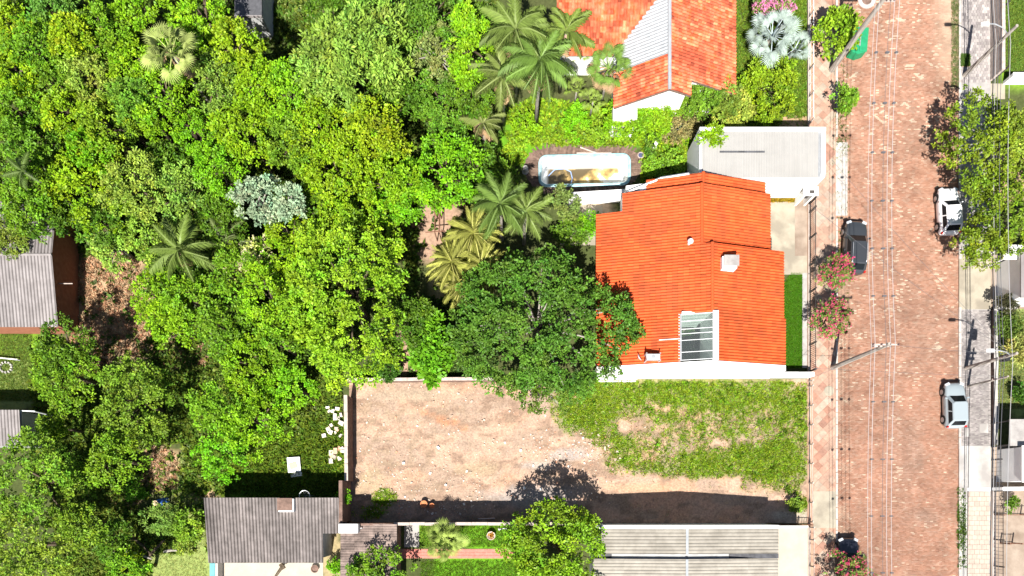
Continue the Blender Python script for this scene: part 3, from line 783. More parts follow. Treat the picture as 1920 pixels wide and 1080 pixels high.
roof('roof_tiles', (3.4, 40, zs(40)), (11.6, 40, zs(40)), (3.4, 35, zs(35)), (11.6, 35, zs(35)), M['oldtile'], seed=25, **OT)
for q in ([(xr, 30.8, zr), (13.6, 30.8, zea(13.6)), (13.6, 46, zea(13.6)), (xr, 46, zr)], [(13.6, 32, zea(13.6)), (17.6, 32, zea(17.6)), (17.6, 46, zea(17.6)), (13.6, 46, zea(13.6))], [(8, 30.8, zwe(8)), (xr, 30.8, zr), (xr, 46, zr), (8, 46, zwe(8))], [(3.4, 35, 3.4), (11.6, 35, 3.4), (11.6, 40, zs(40)), (3.4, 40, zs(40))]):
    deck(q, rh, M['wood'], .1, .03)
ridge(xr, 30.8, 46, zr + .02, rh, M['whitetile'], 36)
b = MB()
i = 0
prof = [(8.3, 0), (13.3, 0), (13.3, zea(13.3) - .15), (xr, zr - .15), (8.3, zwe(8.3) - .15)]
for y in (31.2, 46): b.v += [(x, y, z_) for x, z_ in prof]
b.f += [(0, 1, 2, 3, 4), (9, 8, 7, 6, 5), (1, 6, 7, 2), (2, 7, 8, 3), (3, 8, 9, 4), (4, 9, 5, 0)]
b.prism([(13.3, 32.4), (17.1, 32.4), (17.1, 46), (13.3, 46)], 0, [zea(13.3) - .15, zea(17.1) - .15, zea(17.1) - .15, zea(13.3) - .15])
b.prism([(4.0, 35.5), (8.3, 35.5), (8.3, 39.8), (4.0, 39.8)], 0, [zs(35.5) - .2, zs(35.5) - .2, zs(39.8) - .2, zs(39.8) - .2])
b.bb(8.0, 9.9, 30.3, 31.2, 0, 3.0)
b.build('wall', M['white'], rh)
wn_ = MB().bb(8.35, 9.45, 30.24, 30.3, 1.3, 2.5).build('window', M['coping'], rh)
for k in range(3): MB().bb(8.42 + k * .35, 8.7 + k * .35, 30.21, 30.24, 1.4, 2.4).build('shutter', M['cement'], wn_)
MB().bb(8.3, 9.5, 30.2, 30.3, 1.2, 1.28).build('window_sill', M['terracotta'], wn_)

# ============================================================ long ribbed-roof building at the bottom
rb = thing('ribbed_roof_building', 'long building with beige ribbed roof and white front parapet', 'building', (13.5, -4, 0))
rx = (1288 - CX) / S * (H - 4.0) / H; xw = (1112 - CX) / S * (H - 3.5) / H; xe = (1459 - CX) / S * (H - 3.25) / H
yn = -1.95
zl = lambda x: 4.0 - (rx - x) * .06 if x < rx else 4.0 - (x - rx) * .10
for (ya, yb, dz, sd) in ((-4.1, yn - .22, 0, 31), (-8.6, -4.5, -.05, 32)):
    for xx in (xw, xe):
        roof('ribbed_sheets', (rx, ya, zl(rx) + dz), (rx, yb, zl(rx) + dz), (xx, ya, zl(xx) + dz), (xx, yb, zl(xx) + dz), M['beigeroof'], rb, pitch=.265, amp=.05, course=2.4, step=.015, prof='wave', s0=.05, seed=sd, spread=.05, streak=.12, sub=10)
    MB().slab([(rx - .1, ya, 4.1 + dz), (rx + .1, ya, 4.1 + dz), (rx + .1, yb, 4.1 + dz), (rx - .1, yb, 4.1 + dz)], .03).build('ridge_flashing', M['whitetile'], rb)
b = MB()
prof = [(xw, 0), (xe, 0), (xe, zl(xe) + .15), (rx, zl(rx) + .15), (xw, zl(xw) + .15)]
for y in (yn - .2, yn + .08): b.v += [(x, y, z_) for x, z_ in prof]
b.f += [(0, 1, 2, 3, 4), (9, 8, 7, 6, 5), (1, 6, 7, 2), (2, 7, 8, 3), (3, 8, 9, 4), (4, 9, 5, 0)]
b.build('parapet_wall', M['white'], rb)
b = MB(); prof = [(xw + .1, 0), (xe - .1, 0), (xe - .1, zl(xe) - .3), (rx, zl(rx) - .3), (xw + .1, zl(xw) - .3)]
for y in (-8.6, yn - .2): b.v += [(x, y, z_) for x, z_ in prof]
b.f += [(0, 1, 2, 3, 4), (9, 8, 7, 6, 5), (1, 6, 7, 2), (2, 7, 8, 3), (3, 8, 9, 4), (4, 9, 5, 0)]
b.build('wall', M['greywall'], rb)
MB().bb(xw, xe, -4.48, -4.12, 3.2, 3.35).build('gutter', M['tar'], rb)
xc1 = (1514.5 - CX) / S * (H - 3.0) / H
cp = MB().bb(xe + .03, xc1, -8.6, yn - .1, 2.9, 3.02).build('canopy_slab', M['cream'], rb)
MB().bb(xe + .03, xc1, yn - .1, yn + .02, 2.8, 3.1).build('canopy_fascia', M['white'], cp)
for yy in (yn - .3, -5.2, -8.3): MB().bb(xc1 - .25, xc1 - .07, yy - .09, yy + .09, 0, 2.9).build('post', M['white'], rb)
MB().bb(xe - .08, xe + .02, -5.5, -3.2, .1, 2.4).build('door', M['wood'], rb)

# ============================================================ grey corrugated house bottom left
gh = thing('corrugated_roof_house', 'house with grey-brown corrugated roof beside the vacant lot wall', 'house', (-19.5, -2, 0))
zc = 3.0; k = (H - zc) / H / S
X = lambda px, zz=3.0: (px - CX) / S * (H - zz) / H
Y = lambda py, zz=3.0: (CY - py) / S * (H - zz) / H
FC = dict(pitch=.26, amp=.13, sub=10, course=1.75, step=.012, prof='wave', spread=.09, streak=.35)
roof('corrugated_sheets', (X(386), Y(933, 3.25), 3.25), (X(606), Y(933, 3.25), 3.25), (X(390), Y(1055, 2.8), 2.8), (X(606), Y(1055, 2.8), 2.8), M['fibre'], gh, seed=41, **FC)
zmid = 3.25 - .45 * (1000 - 933) / 122
roof('corrugated_sheets', (X(606.5), Y(933, 3.25), 3.25), (X(637), Y(933, 3.25), 3.25), (X(606.5), Y(1000, zmid), zmid), (X(637), Y(1000, zmid), zmid), M['fibre'], gh, seed=42, **FC)
MB().prism([(X(392), Y(1046)), (X(604), Y(1046)), (X(604), Y(936)), (X(392), Y(936))], 0, [2.65, 2.65, 3.1, 3.1]).build('wall', M['greywall'], gh)
MB().bb(X(607), X(634), Y(998), Y(936), 0, 2.85).build('annex_wall', M['greywall'], gh)
bx = MB().bb(X(521, 3.9), X(549, 3.9), Y(960, 3.9), Y(935, 3.9), 2.9, 3.75).build('roof_box', M['white'], gh)
MB().bb(X(519, 3.9), X(547, 3.9), Y(957, 3.9), Y(934, 3.9), 3.751, 3.85).build('roof_box_lid', M['brownwall'], bx)
for xx in (-22.6, -19.4): 
    w_ = MB().bb(xx, xx + 1.1, Y(1046) - .03, Y(1046) + .01, .9, 2.1).build('window', M['glass'], gh)
    MB().bb(xx - .05, xx + 1.15, Y(1046) - .09, Y(1046) - .031, .82, .9).build('window_sill', M['white'], w_)
rect('patio', 408, 606, 1040, 1130, .03, M['cream'], .05)
tw = thing('teal_side_wall', 'teal painted low wall with pale coping beside the patio', 'wall', (-25, -6.5, 0))
MB().bb(X(393, 1), X(403, 1), -9, Y(1056, 1), 0, 1.0).build('wall_body', M['teal'], tw)
MB().bb(X(404, 1), X(409, 1), -9, Y(1056, 1), 0, 1.05).build('wall_coping', M['concw'], tw)

# ============================================================ brown shed and white tank
sh = thing('brown_roofed_shed', 'shed with weathered brown plank roof under tree shade', 'shed', (-12.3, -4, 0))
roof('roof_planks', (X(637), -8.2, 2.75), (X(637), Y(983), 2.75), (X(744), -8.2, 2.95), (X(744), Y(983), 2.95), M['browntile'], sh, pitch=.2, amp=.035, course=1.2, step=.02, prof='saw', sub=5, spread=.16, seed=51, streak=.4)
MB().bb(X(640), X(741), -8.2, Y(986), 0, 2.66).build('wall', M['brownwall'], sh)
MB().bb(X(637) + .02, X(744) - .02, -8.2, Y(983) - .02, 2.66, 2.73).build('roof_board', M['wood'], sh)
wt = thing('white_roof_tank', 'white box-shaped water tank on the corner of the brown shed', 'water tank', (X(653, 3.6), Y(991, 3.6), 2.97))
MB().box((0, 0, .3), (1.5, .72, .6), taper=.96).build('tank', M['whitemetal'], wt, False)
MB().box((0, 0, .63), (1.52, .74, .06), taper=.97).build('lid', M['whitemetal'], wt, False)
MB().tube([(.75, 0, .1), (.95, 0, .1), (.95, 0, -.1)], .04, 6).build('outlet_pipe', M['galv'], wt, False)

# ============================================================ left house with brick wall
lh = thing('brick_walled_house', 'house with pale corrugated gable roof and shaded brown brick side wall', 'house', (-41, 18, 0))
FL = dict(pitch=.26, amp=.11, sub=10, course=1.75, step=.012, prof='wave', spread=.05, streak=.2)
xe_ = -35.8
roof('corrugated_sheets', (-50, 19.2, 3.87), (xe_, 19.2, 3.87), (-50, 13.75, 3.1), (xe_, 13.75, 3.1), M['fibrelight'], lh, seed=61, **FL)
roof('corrugated_sheets', (-50, 19.2, 3.87), (xe_, 19.2, 3.87), (-50, 23.6, 3.25), (xe_, 23.6, 3.25), M['fibrelight'], lh, seed=62, **FL)
MB().tube([(-50, 19.2, 3.93), (xe_, 19.2, 3.93)], .1, 8).build('ridge_capping', M['fibrelight'], lh)
b = MB(); prof = [(13.95, 0), (22.9, 0), (22.9, 3.2), (19.2, 3.72), (13.95, 2.98)]
for x in (-50, -36.08): b.v += [(x, y, z_) for y, z_ in prof]
b.f += [(4, 3, 2, 1, 0), (5, 6, 7, 8, 9), (2, 7, 6, 1), (3, 8, 7, 2), (4, 9, 8, 3), (0, 5, 9, 4)]
b.build('wall', M['brickwall'], lh)
MB().tube([(-36.2, 17.35, 2.6), (-35.0, 17.35, 2.6)], .04, 6).build('drain_pipe', M['coping'], lh)
# small roof further down on the left edge
l2 = thing('small_edge_house', 'small house with pale corrugated roof at the left edge below the lawn', 'house', (-42, 5.5, 0))
roof('corrugated_sheets', (-50, Y(769), 3.15), (X(40), Y(769), 3.15), (-50, Y(836), 2.9), (X(40), Y(836), 2.9), M['fibrelight'], l2, seed=63, **FL)
MB().bb(-50, X(38), Y(834), Y(771), 0, 2.85).build('wall', M['greywall'], l2)
MB().tube([(X(38), Y(770), 2.95), (X(58), Y(770), 2.6), (X(58), Y(772), .4)], .06, 6).build('gutter_pipe', M['whitemetal'], l2)
# dark flat roof at the top
l3 = thing('dark_flat_roof_shed', 'dark grey flat-roofed shed at the top edge among trees', 'shed', (X(465), Y(8), 0))
MB().bb(X(441) - X(465), X(490) - X(465), -.85, 2.6, 0, 2.9).build('wall', M['greywall'], l3, False)
MB().bb(X(440) - X(465), X(491) - X(465), -.9, 2.6, 2.9, 3.02).build('flat_roof', M['tar'], l3, False)
MB().bb(X(440) - X(465), X(491) - X(465), -.98, -.902, 2.85, 3.06).build('roof_edge', M['fibrelight'], l3, False)

# ============================================================ walls around plots
def wall(name, label, px0, py0, px1, py1, h, t, m, cop=None, copw=.03, blocks=0):
    a = P(px0, py0); c = P(px1, py1); mid = (a + c) / 2; L_ = (c - a).length; rz = math.atan2((c - a).y, (c - a).x)
    o = thing(name, label, 'wall', mid, rz)
    MB().bb(-L_ / 2, L_ / 2, -t / 2, t / 2, 0, h).build('wall_body', m, o, False)
    if cop:
        n = max(int(L_ / 1.2), 1)
        for k in range(n):
            MB().box((-L_ / 2 + (k + .5) * L_ / n, random.uniform(-.01, .01), h + .03), (L_ / n - .02, t + 2 * copw, .06), rz=random.uniform(-.008, .008)).build('coping_slab', cop, o, False)
    return o
wall('lot_wall', 'brown stained wall closing the vacant lot on its tree side', 660, 748, 661, 903, 2.2, .22, M['brownwall'], M['coping'])
wall('lot_wall', 'taller brown wall stub beside the corrugated roof at the lot corner', 656.5, 903, 656.5, 977, 3.2, .22, M['brownwall'], M['brownwall'])
wall('lot_wall', 'low pale-topped wall between vacant lot and shaded tree yard', 655, 716, 935, 714, 1.0, .2, M['brownwall'], M['coping'])
wall('lot_wall', 'thin wall between dark lot shadow and the palm lawn', 748, 980.5, 1112, 980, 2.6, .18, M['brownwall'], M['coping'])
wall('lot_wall', 'low wall closing the lot below the shed tank', 640, 981.5, 747, 981, 2.9, .16, M['brownwall'])
wall('white_garden_wall', 'white garden wall running from the pool side to the orange roof', 1064, 383, 1170, 377, 1.9, .2, M['white'], M['white'], .04)
wall('dark_garden_wall', 'shaded wall stretch behind the orange roof near the pool deck', 1172, 376, 1290, 355, 2.2, .2, M['greywall'], M['galv'], .03)
wall('white_corner_wall', 'white low wall joining the orange house to the street fence', 1432, 706, 1516, 706, 1.1, .3, M['white'], M['white'], .03)
wall('brown_street_wall', 'brown wall with dark foot along the upper right lawn', 1857, -30, 1857, 152, 1.55, .2, M['coping'], M['coping'])
wall('low_lawn_wall', 'low dark wall with pale coping along the right-hand lawn', 1860, 582, 1860, 835, .45, .22, M['brownwall'], M['concw'], .04)
wall('low_lawn_wall', 'short dark wall closing the right-hand lawn at the concrete yard', 1861, 580, 1900, 580, .45, .2, M['brownwall'], M['concw'], .04)
wall('white_yard_wall', 'white wall with red end across the lower right yard', 1858, 917, 1990, 917, 1.4, .25, M['white'], M['white'], .03)
wall('white_yard_wall', 'white wall with orange stripe below the upper right lawn', 1880, 156, 1990, 156, 1.2, .25, M['white'], M['white'], .03)
MB().bb(-.6, 1.4, -.16, .16, 1.465, 1.49).build('red_band', M['redpaint'], bpy.data.objects['white_yard_wall'], False)
MB().bb(-1.2, 1.4, -.16, .16, 1.265, 1.29).build('orange_band', M['redpaint'], bpy.data.objects['white_yard_wall.001'], False)

# ============================================================ right edge buildings
def carport(name, label, px0, py0, px1, py1, zz, m, pm):
    a = P(px0, py1, zz); c = P(px1, py0, zz); mid = (a + c) / 2
    o = thing(name, label, 'carport', (mid.x, mid.y, 0)); hx, hy = (c.x - a.x) / 2, (c.y - a.y) / 2
    MB().bb(-hx, hx, -hy, hy, zz - .12, zz).build('canopy', m, o, False)
    for sx in (-1, 1):
        for sy in (-1, 1): MB().bb(sx * (hx - .1) - .05, sx * (hx - .1) + .05, sy * (hy - .1) - .05, sy * (hy - .1) + .05, 0, zz - .12).build('post', pm, o, False)
    return o
carport('carport', 'grey flat carport canopy at the right edge below the lawn', 1894, 786, 2010, 836, 2.5, M['cement'], M['iron'])
carport('carport', 'white flat canopy at the right edge below the street tree', 1882, 459, 2010, 486, 2.6, M['white'], M['white'])
wh = thing('white_edge_house', 'white house wall just entering the picture at the right edge', 'house', (46, 19, 0))
MB().bb(P(1916, 0, 3)[0], 52, 16.2, 19.7, 0, 3).build('wall', M['white'], wh); MB().bb(P(1916, 0, 3)[0] - .15, 52, 16.1, 19.8, 3, 3.12).build('flat_roof', M['fibrelight'], wh)
wh = thing('white_edge_house', 'white house wall at the right edge beside the lower concrete yard', 'house', (46, 3, 0))
MB().bb(P(1917, 0, 3)[0], 52, 1.6, 4.3, 0, 3).build('wall', M['white'], wh); MB().bb(P(1917, 0, 3)[0] - .1, 52, 1.5, 4.4, 3, 3.12).build('flat_roof', M['white'], wh)

# ------------------------------------------------------------ trees
PAL = dict(lime=(.195, .33, .010), yel=(.235, .33, .010), mid=(.14, .25, .016), dark=(.05, .11, .014), grey=(.19, .265, .065), silver=(.27, .335, .30),
           olive=(.18, .25, .018), bright=(.145, .33, .008), pale=(.21, .30, .075), street=(.15, .205, .016), moss=(.12, .20, .02), bare=(.21, .2, .12), gold=(.27, .325, .012))
def crown(R, Rz, ry, r, leaf, dens=1.0, clump=.3, wd=.55, tps=6.0, k=15, outline=.25, flat=.6, lift=.25, cover=1.0):
    sc_ = float(np.clip(R / 3.2, .5, 1.2)) * (1.0 if clump >= .3 else .95)
    m_rc = .55 * sc_; ns = int(5 + cover * R * R * ry / m_rc ** 2); ni = int(ns * .4); nb = int(ns * .3); nc = ns + ni + nb
    ang = r.uniform(0, 2 * np.pi, nc); ph = r.uniform(0, 6.28, 3)
    wob = 1 + outline * (.3 * np.sin(2 * ang + ph[0]) + .22 * np.sin(3 * ang + ph[1]) + .2 * np.sin(5 * ang + ph[2]))
    q = np.sqrt(r.random(nc)); q[ns + ni:] = r.uniform(.85, 1.0, nb)
    rc = m_rc * r.uniform(.6, 1.35, nc)
    dome = np.sqrt(np.clip(1 - q ** 2, 0, 1))
    zz = dome * r.uniform(.6, 1.1, nc); zz[ns:ns + ni] = dome[ns:ns + ni] * r.uniform(.35, .7, ni); zz[ns + ni:] = r.uniform(-.25, .35, nb)
    zz = zz + .10 * np.sin(3.1 * q * np.cos(ang) * R / 1.2 + ph[0]) * np.sin(2.7 * q * np.sin(ang) * R / 1.2 + ph[1])
    rin = np.maximum(R - m_rc * .7, R * .4)
    c = np.column_stack([rin * q * wob * np.cos(ang), rin * ry * q * wob * np.sin(ang), (Rz - m_rc * .6) * zz])
    nt = np.maximum((rc ** 2 * 4 * tps * dens).astype(int), 3)
    own = np.repeat(np.arange(nc), nt); n = len(own)
    td = r.normal(0, 1, (n, 3)); td[:, 2] = np.abs(td[:, 2]) * 1.0 - .25; td = norm(td)
    tp = c[own] + td * rc[own][:, None] * r.uniform(.4, 1.15, (n, 1)) * np.array((1, 1, .95))
    tp += norm(np.column_stack([tp[:, :2], np.zeros(n)])) * r.uniform(-.05, .12, (n, 1))
    cc = r.normal(1, .12, (nc, 1))[own] * r.normal(1, .15, (n, 1))
    hue = (r.normal(1, .07, (nc, 1))[own] * r.normal(1, .06, (n, 1)))
    sph = norm(r.normal(0, 1, (n * k, 3)) * (1, 1, .8) + UP * .45)
    pos = np.repeat(tp, k, axis=0) + sph * leaf * r.uniform(.1, .95, (n * k, 1))
    out = np.repeat(td, k, axis=0)
    ld = norm(out * .35 + sph * .9 + r.normal(0, .4, (n * k, 3)) + UP * lift * .5)
    col = np.ones((n * k, 3)) * np.repeat(cc, k, axis=0) * r.normal(1, .15, (n * k, 1))
    col[:, 0] *= np.repeat(hue[:, 0], k)
    return leaves(pos, ld, leaf, wd, r, col.clip(.25, 2), flat), c

TREE_N = 0
WOOD = 'trees of the wooded back gardens'
def tree(label, px, py, rpx, h, colour, ry=1.0, leaf=.2, group=None, name='tree', dens=1.0, cat='tree', rz=.9, flower=None, bark='bark', clump=.3, wd=.55, outline=.42, trunk=True, k=16, jitter=True, branches=0, lift=.25, foot=None, cover=1.0):
    global TREE_N; TREE_N += 1
    r = np.random.default_rng(1000 + TREE_N)
    zt = h * .8
    R = rpx * ((1.08 if py < 600 else .96) if group == WOOD else 1.0) / S * (H - zt) / H; Rz = min(R * rz, h * .55)
    zcn = h - Rz
    base = P(px, py, zcn + Rz * .4); base.z = 0
    off = np.zeros(3)
    if foot:
        fb = P(*foot); off = np.array((base.x - fb.x, base.y - fb.y, 0)); base = fb
    o = thing(name, label, cat, base, 0, group)
    (V, F, cl), cen = crown(R, Rz, ry, r, leaf, dens, clump, wd, k=k, outline=outline, lift=lift, cover=cover)
    V = V + np.array((0, 0, zcn)) + off; cen = cen + off
    V[:, 2] = np.maximum(V[:, 2], .05)
    me = npmesh('crown', V, F, M['leaf'], cl, True)
    co = link(bpy.data.objects.new('crown', me), o)
    pc = np.array(PAL[colour] if isinstance(colour, str) else colour)
    if not isinstance(colour, str): pc = pc * 1.22
    if group == WOOD and name == 'tree': pc = pc * .72 + np.array((.185, .31, .012)) * .28
    pc = pc * (np.array((.92, 1.06, .7)) if group == WOOD else np.array((1.0, 1.1, .72)))
    if jitter: pc = pc * r.normal(1, .06) * np.array((r.normal(1, .04), 1, 1))
    co.color = (*pc, 1)
    if trunk:
        tr = max(.04, .024 * h); b = MB()
        top = Vector((r.normal(0, .15), r.normal(0, .15), max(zcn - Rz * .15, h * .3)))
        b.tube([(0, 0, -.05), (r.normal(0, .05), r.normal(0, .05), top.z * .5), tuple(top)], [tr * 1.25, tr, tr * .75], 8)
        pick = r.choice(len(cen), min(len(cen), 9 + branches), replace=False)
        for i in pick:
            e = Vector(cen[i]) * (1.04 if branches else .9) + Vector((0, 0, zcn))
            midp = (top + e) / 2 + Vector((0, 0, .15 * R))
            b.tube([tuple(top), tuple(midp), tuple(e)], [tr * .55, tr * .36, tr * .12], 5)
        b.build('trunk', M[bark], o, False, smooth=True)
    if flower:
        fc, nf, fs = flower
        n = len(V) // 4; pk = r.choice(n, nf); pp = V.reshape(-1, 4, 3)[pk, 2]
        up_ = pp[:, 2] > zcn - .15 * Rz; pp = pp[up_]
        kk = 7; pos = np.repeat(pp, kk, axis=0) + r.normal(0, fs * .5, (len(pp) * kk, 3)) + np.array((0, 0, .05))
        fd = norm(r.normal(0, 1, (len(pos), 3)) + UP * .6)
        FV, FF, fcl = leaves(pos, fd, fs, .8, r, np.ones((len(pos), 3)) * r.normal(1, .2, (len(pos), 1)).clip(.5, 1.5))
        fo = link(bpy.data.objects.new('blossoms', npmesh('blossoms', FV, FF, M['leaf'], fcl, True)), o); fo.color = (*fc, 1)
        tag(fo, kind='stuff')
    return o

WOOD = 'trees of the wooded back gardens'
for a in [
    # label, px, py, r, h, colour, kwargs
    ('yellow-green tree in the top left corner', 8, 40, 42, 8, 'gold', {}),
    ('bluish green tree at the top edge right of the corner gap', 92, 8, 42, 8.5, (.10, .19, .05), {}),
    ('broad mid-green tree in the upper left, below the corner gap', 78, 92, 72, 8.5, 'mid', {}),
    ('narrow yellow-leaved tree left of the long dark gap in the upper left', 128, 62, 36, 9, 'gold', {}),
    ('mid-green tree between narrow yellow tree and the fan palm', 192, 60, 58, 8.5, 'mid', {}),
    ('lime tree at the top edge above and left of fan palm', 262, 28, 52, 8, 'lime', {}),
    ('lime tree at the top edge above and right of fan palm', 372, 28, 50, 8, 'lime', {}),
    ('golden yellow-green tree right of the fan palm', 436, 88, 50, 9, 'gold', {}),
    ('lime-green tree directly left of the fan palm', 245, 110, 42, 8, 'lime', {}),
    ('dusky yellow-grey tree below the narrow yellow tree', 165, 145, 48, 8, (.19, .22, .055), {}),
    ('dark green tree left of the black gap below the dusky tree', 108, 165, 52, 7.5, 'moss', {}),
    ('yellow-green tree at the left edge, third down', 20, 135, 40, 8, 'yel', {}),
    ('mid-green tree at the left edge just below the third', 22, 205, 58, 8, 'mid', {}),
    ('yellow-tinged tree beside the black gap, left of it', 125, 205, 44, 8, 'yel', {}),
    ('round lime tree directly below the fan palm', 308, 185, 62, 8.5, 'lime', {}),
    ('soft green tree left of the round lime tree', 245, 180, 42, 8, (.12, .2, .03), {}),
    ('pale grey-green tree below the golden tree', 402, 150, 48, 8, 'grey', {}),
    ('olive tree below the black gap', 195, 238, 50, 8, 'olive', {}),
    ('bright fuzzy green tree in a hollow between yellow crowns', 372, 250, 46, 7, 'bright', {'leaf': .16, 'tps': 1}),
    ('deep green tree below the left-edge mid-green tree', 40, 280, 62, 8, 'moss', {}),
    ('vivid green tree below the soft green tree', 165, 275, 42, 7.5, 'bright', {}),
    ('yellow-green tree at upper centre, below the golden tree', 482, 150, 58, 8.5, 'yel', {}),
    ('lime tree between golden tree and the pale feathery tree', 545, 185, 58, 8.5, 'lime', {}),
    ('yellow tree above the silver-leaved tree', 455, 245, 58, 8, 'yel', {}),
    ('green tree right of yellow tree above silver-leaved tree', 540, 262, 52, 8, (.13, .21, .02), {}),
    ('olive and yellow tree above left corrugated roof', 150, 350, 80, 7.5, 'yel', {}),
    ('mid-green tree at left edge above left corrugated roof', 55, 365, 62, 7.5, 'mid', {}),
    ('pale yellowish tree right of the olive tree above the roof', 250, 345, 58, 8, (.21, .245, .055), {}),
    ('grey-green tree left of the silver-leaved tree', 325, 365, 56, 7.5, 'grey', {}),
    ('smooth vivid green tree touching the silver-leaved tree', 408, 318, 48, 7.5, 'bright', {'leaf': .18}),
    ('dark green tree below the smooth vivid green tree', 400, 385, 30, 6, 'moss', {}),
    ('large pale green feathery tree at upper centre', 668, 105, 108, 9.5, 'pale', {'ry': .85, 'leaf': .34, 'wd': .35}),
    ('pale green tree at the lower left of the feathery tree', 595, 150, 52, 8.5, 'pale', {'leaf': .3, 'wd': .4}),
    ('bright yellow tree left of the smooth hedge mound', 700, 255, 66, 8.5, 'gold', {}),
    ('yellow-green tree in the very middle of the wood', 605, 245, 66, 8.5, 'yel', {}),
    ('yellow-green tree above the big bright tree', 640, 330, 76, 8.5, 'yel', {}),
    ('lime tree right above the big bright tree', 735, 335, 56, 8, 'lime', {}),
    ('vivid green tree left of the clothes frame', 755, 370, 45, 7, 'bright', {}),
    ('broad bright green tree left of the pool palms', 835, 318, 72, 7.5, 'bright', {}),
    ('smooth dark green mound of a tree at upper centre', 828, 188, 58, 6, (.075, .15, .02), {'leaf': .15, 'dens': 1.8, 'clump': .22}),
    ('dark green tree at the top edge left of palms', 800, 35, 62, 7.5, (.06, .12, .02), {}),
    ('greyish half-bare tree below the dark top-edge tree', 815, 95, 46, 7, 'bare', {'dens': .45, 'bark': 'barkgrey', 'branches': 25}),
    ('slim lime tree beside the palm cluster', 880, 85, 42, 8, 'lime', {'ry': 1.9}),
    ('green tree at the top edge above the feathery tree', 690, 20, 42, 8, (.13, .21, .05), {}),
    ('very large bright yellow-green tree in the centre of the wood', 648, 545, 122, 10, (.19, .265, .016), {'ry': 1.28, 'leaf': .21, 'cover': 1.2, 'outline': .25}),
    ('green tree left of the very large bright tree', 500, 560, 56, 8, 'lime', {}),
    ('dark green tree below the palm in left middle', 450, 510, 55, 7, 'mid', {}),
    ('green tree between silver-leaved tree and big bright tree', 545, 450, 55, 7.5, 'yel', {}),
    ('light green shrubby tree right of brick-walled house', 208, 455, 46, 4.5, (.19, .24, .06), {'dens': .7, 'bark': 'barkgrey', 'branches': 12}),
    ('loose green tree between shrubby tree and the lone palm', 270, 450, 46, 5.5, (.16, .22, .04), {'dens': .8}),
    ('lime tree above the straw clearing', 300, 555, 56, 6.5, 'lime', {}),
    ('green tree right of the straw clearing', 355, 560, 50, 6.5, (.13, .22, .015), {}),
    ('bushy lime tree below the tree at straw clearing', 330, 615, 55, 5, 'lime', {'ry': .75}),
    ('green tree right above the small straw clearing', 420, 615, 58, 7, (.12, .21, .015), {}),
    ('lime tree right of the small straw clearing', 465, 680, 60, 7, 'lime', {}),
    ('shaded green tree left of the big bright tree foot', 520, 640, 48, 7, 'mid', {}),
    ('olive tree with yellow top beside left corrugated house', 115, 700, 66, 6.5, 'olive', {'ry': 1.3}),
    ('round olive-green tree below the straw clearing', 252, 755, 86, 6.5, (.12, .175, .024), {}),
    ('green tree right of the round olive tree', 400, 760, 52, 7, 'mid', {}),
    ('fuzzy vivid green tree beside the lot wall corner', 545, 722, 48, 6.5, 'bright', {'leaf': .17, 'dens': 1.5}),
    ('bright leafy tree left of fuzzy vivid tree', 480, 790, 74, 7, 'lime', {}),
    ('lime tree below leafy tree near corrugated house', 415, 845, 58, 6, 'bright', {}),
    ('green tree at the left above the small edge house wall', 95, 800, 34, 5, 'olive', {}),
    ('yellowish round tree above dark shade at lower left', 208, 865, 58, 6.5, 'olive', {}),
    ('large dark-gapped green tree at the left edge, lower', 62, 900, 96, 8.5, (.13, .195, .022), {}),
    ('large yellowish green tree in the bottom left corner', 55, 1025, 92, 8.5, (.165, .2, .03), {}),
    ('green tree between the two large lower left trees', 145, 985, 46, 7.5, (.12, .18, .02), {}),
    ('dark shaded tree in the lower left hollow', 205, 1015, 40, 5, 'dark', {}),
    ('green tree at the bottom edge in the lower left', 235, 1070, 42, 5.5, 'mid', {}),
    ('blue-green loose tree beside the person', 300, 974, 34, 4.0, (.13, .19, .06), {'dens': .75, 'leaf': .2, 'wd': .3}),
    ('yellow-green small tree below the loose tree', 345, 985, 32, 3.5, (.19, .25, .03), {'dens': .8}),
    ('large dark green tree overhanging the orange roof', 1014, 603, 178, 8.5, (.05, .08, .02), {'ry': .9, 'leaf': .21, 'bark': 'barkgrey', 'branches': 12, 'clump': .2, 'cover': 1.5, 'outline': .36}),
    ('spreading low branches of dark tree reaching over lot soil', 1010, 725, 62, 4.5, (.058, .085, .022), {'ry': .8, 'dens': .8, 'bark': 'barkgrey', 'branches': 14}),
    ('bright citrus tree left of the large dark tree', 805, 645, 40, 5, (.075, .19, .012), {'ry': 1.7, 'leaf': .4, 'dens': .65}),
    ('bright yellow-green tree at the bottom beside ribbed building', 1045, 1030, 104, 6.5, (.17, .235, .013), {'leaf': .22, 'cover': 1.3, 'outline': .3}),
    ('green tree at the bottom overhanging the brown shed', 715, 1068, 62, 5, (.11, .19, .018), {'ry': .8}),
]:
    kw = dict(a[6]); kw.pop('tps', None)
    tree(*a[:6], group=WOOD, **kw)

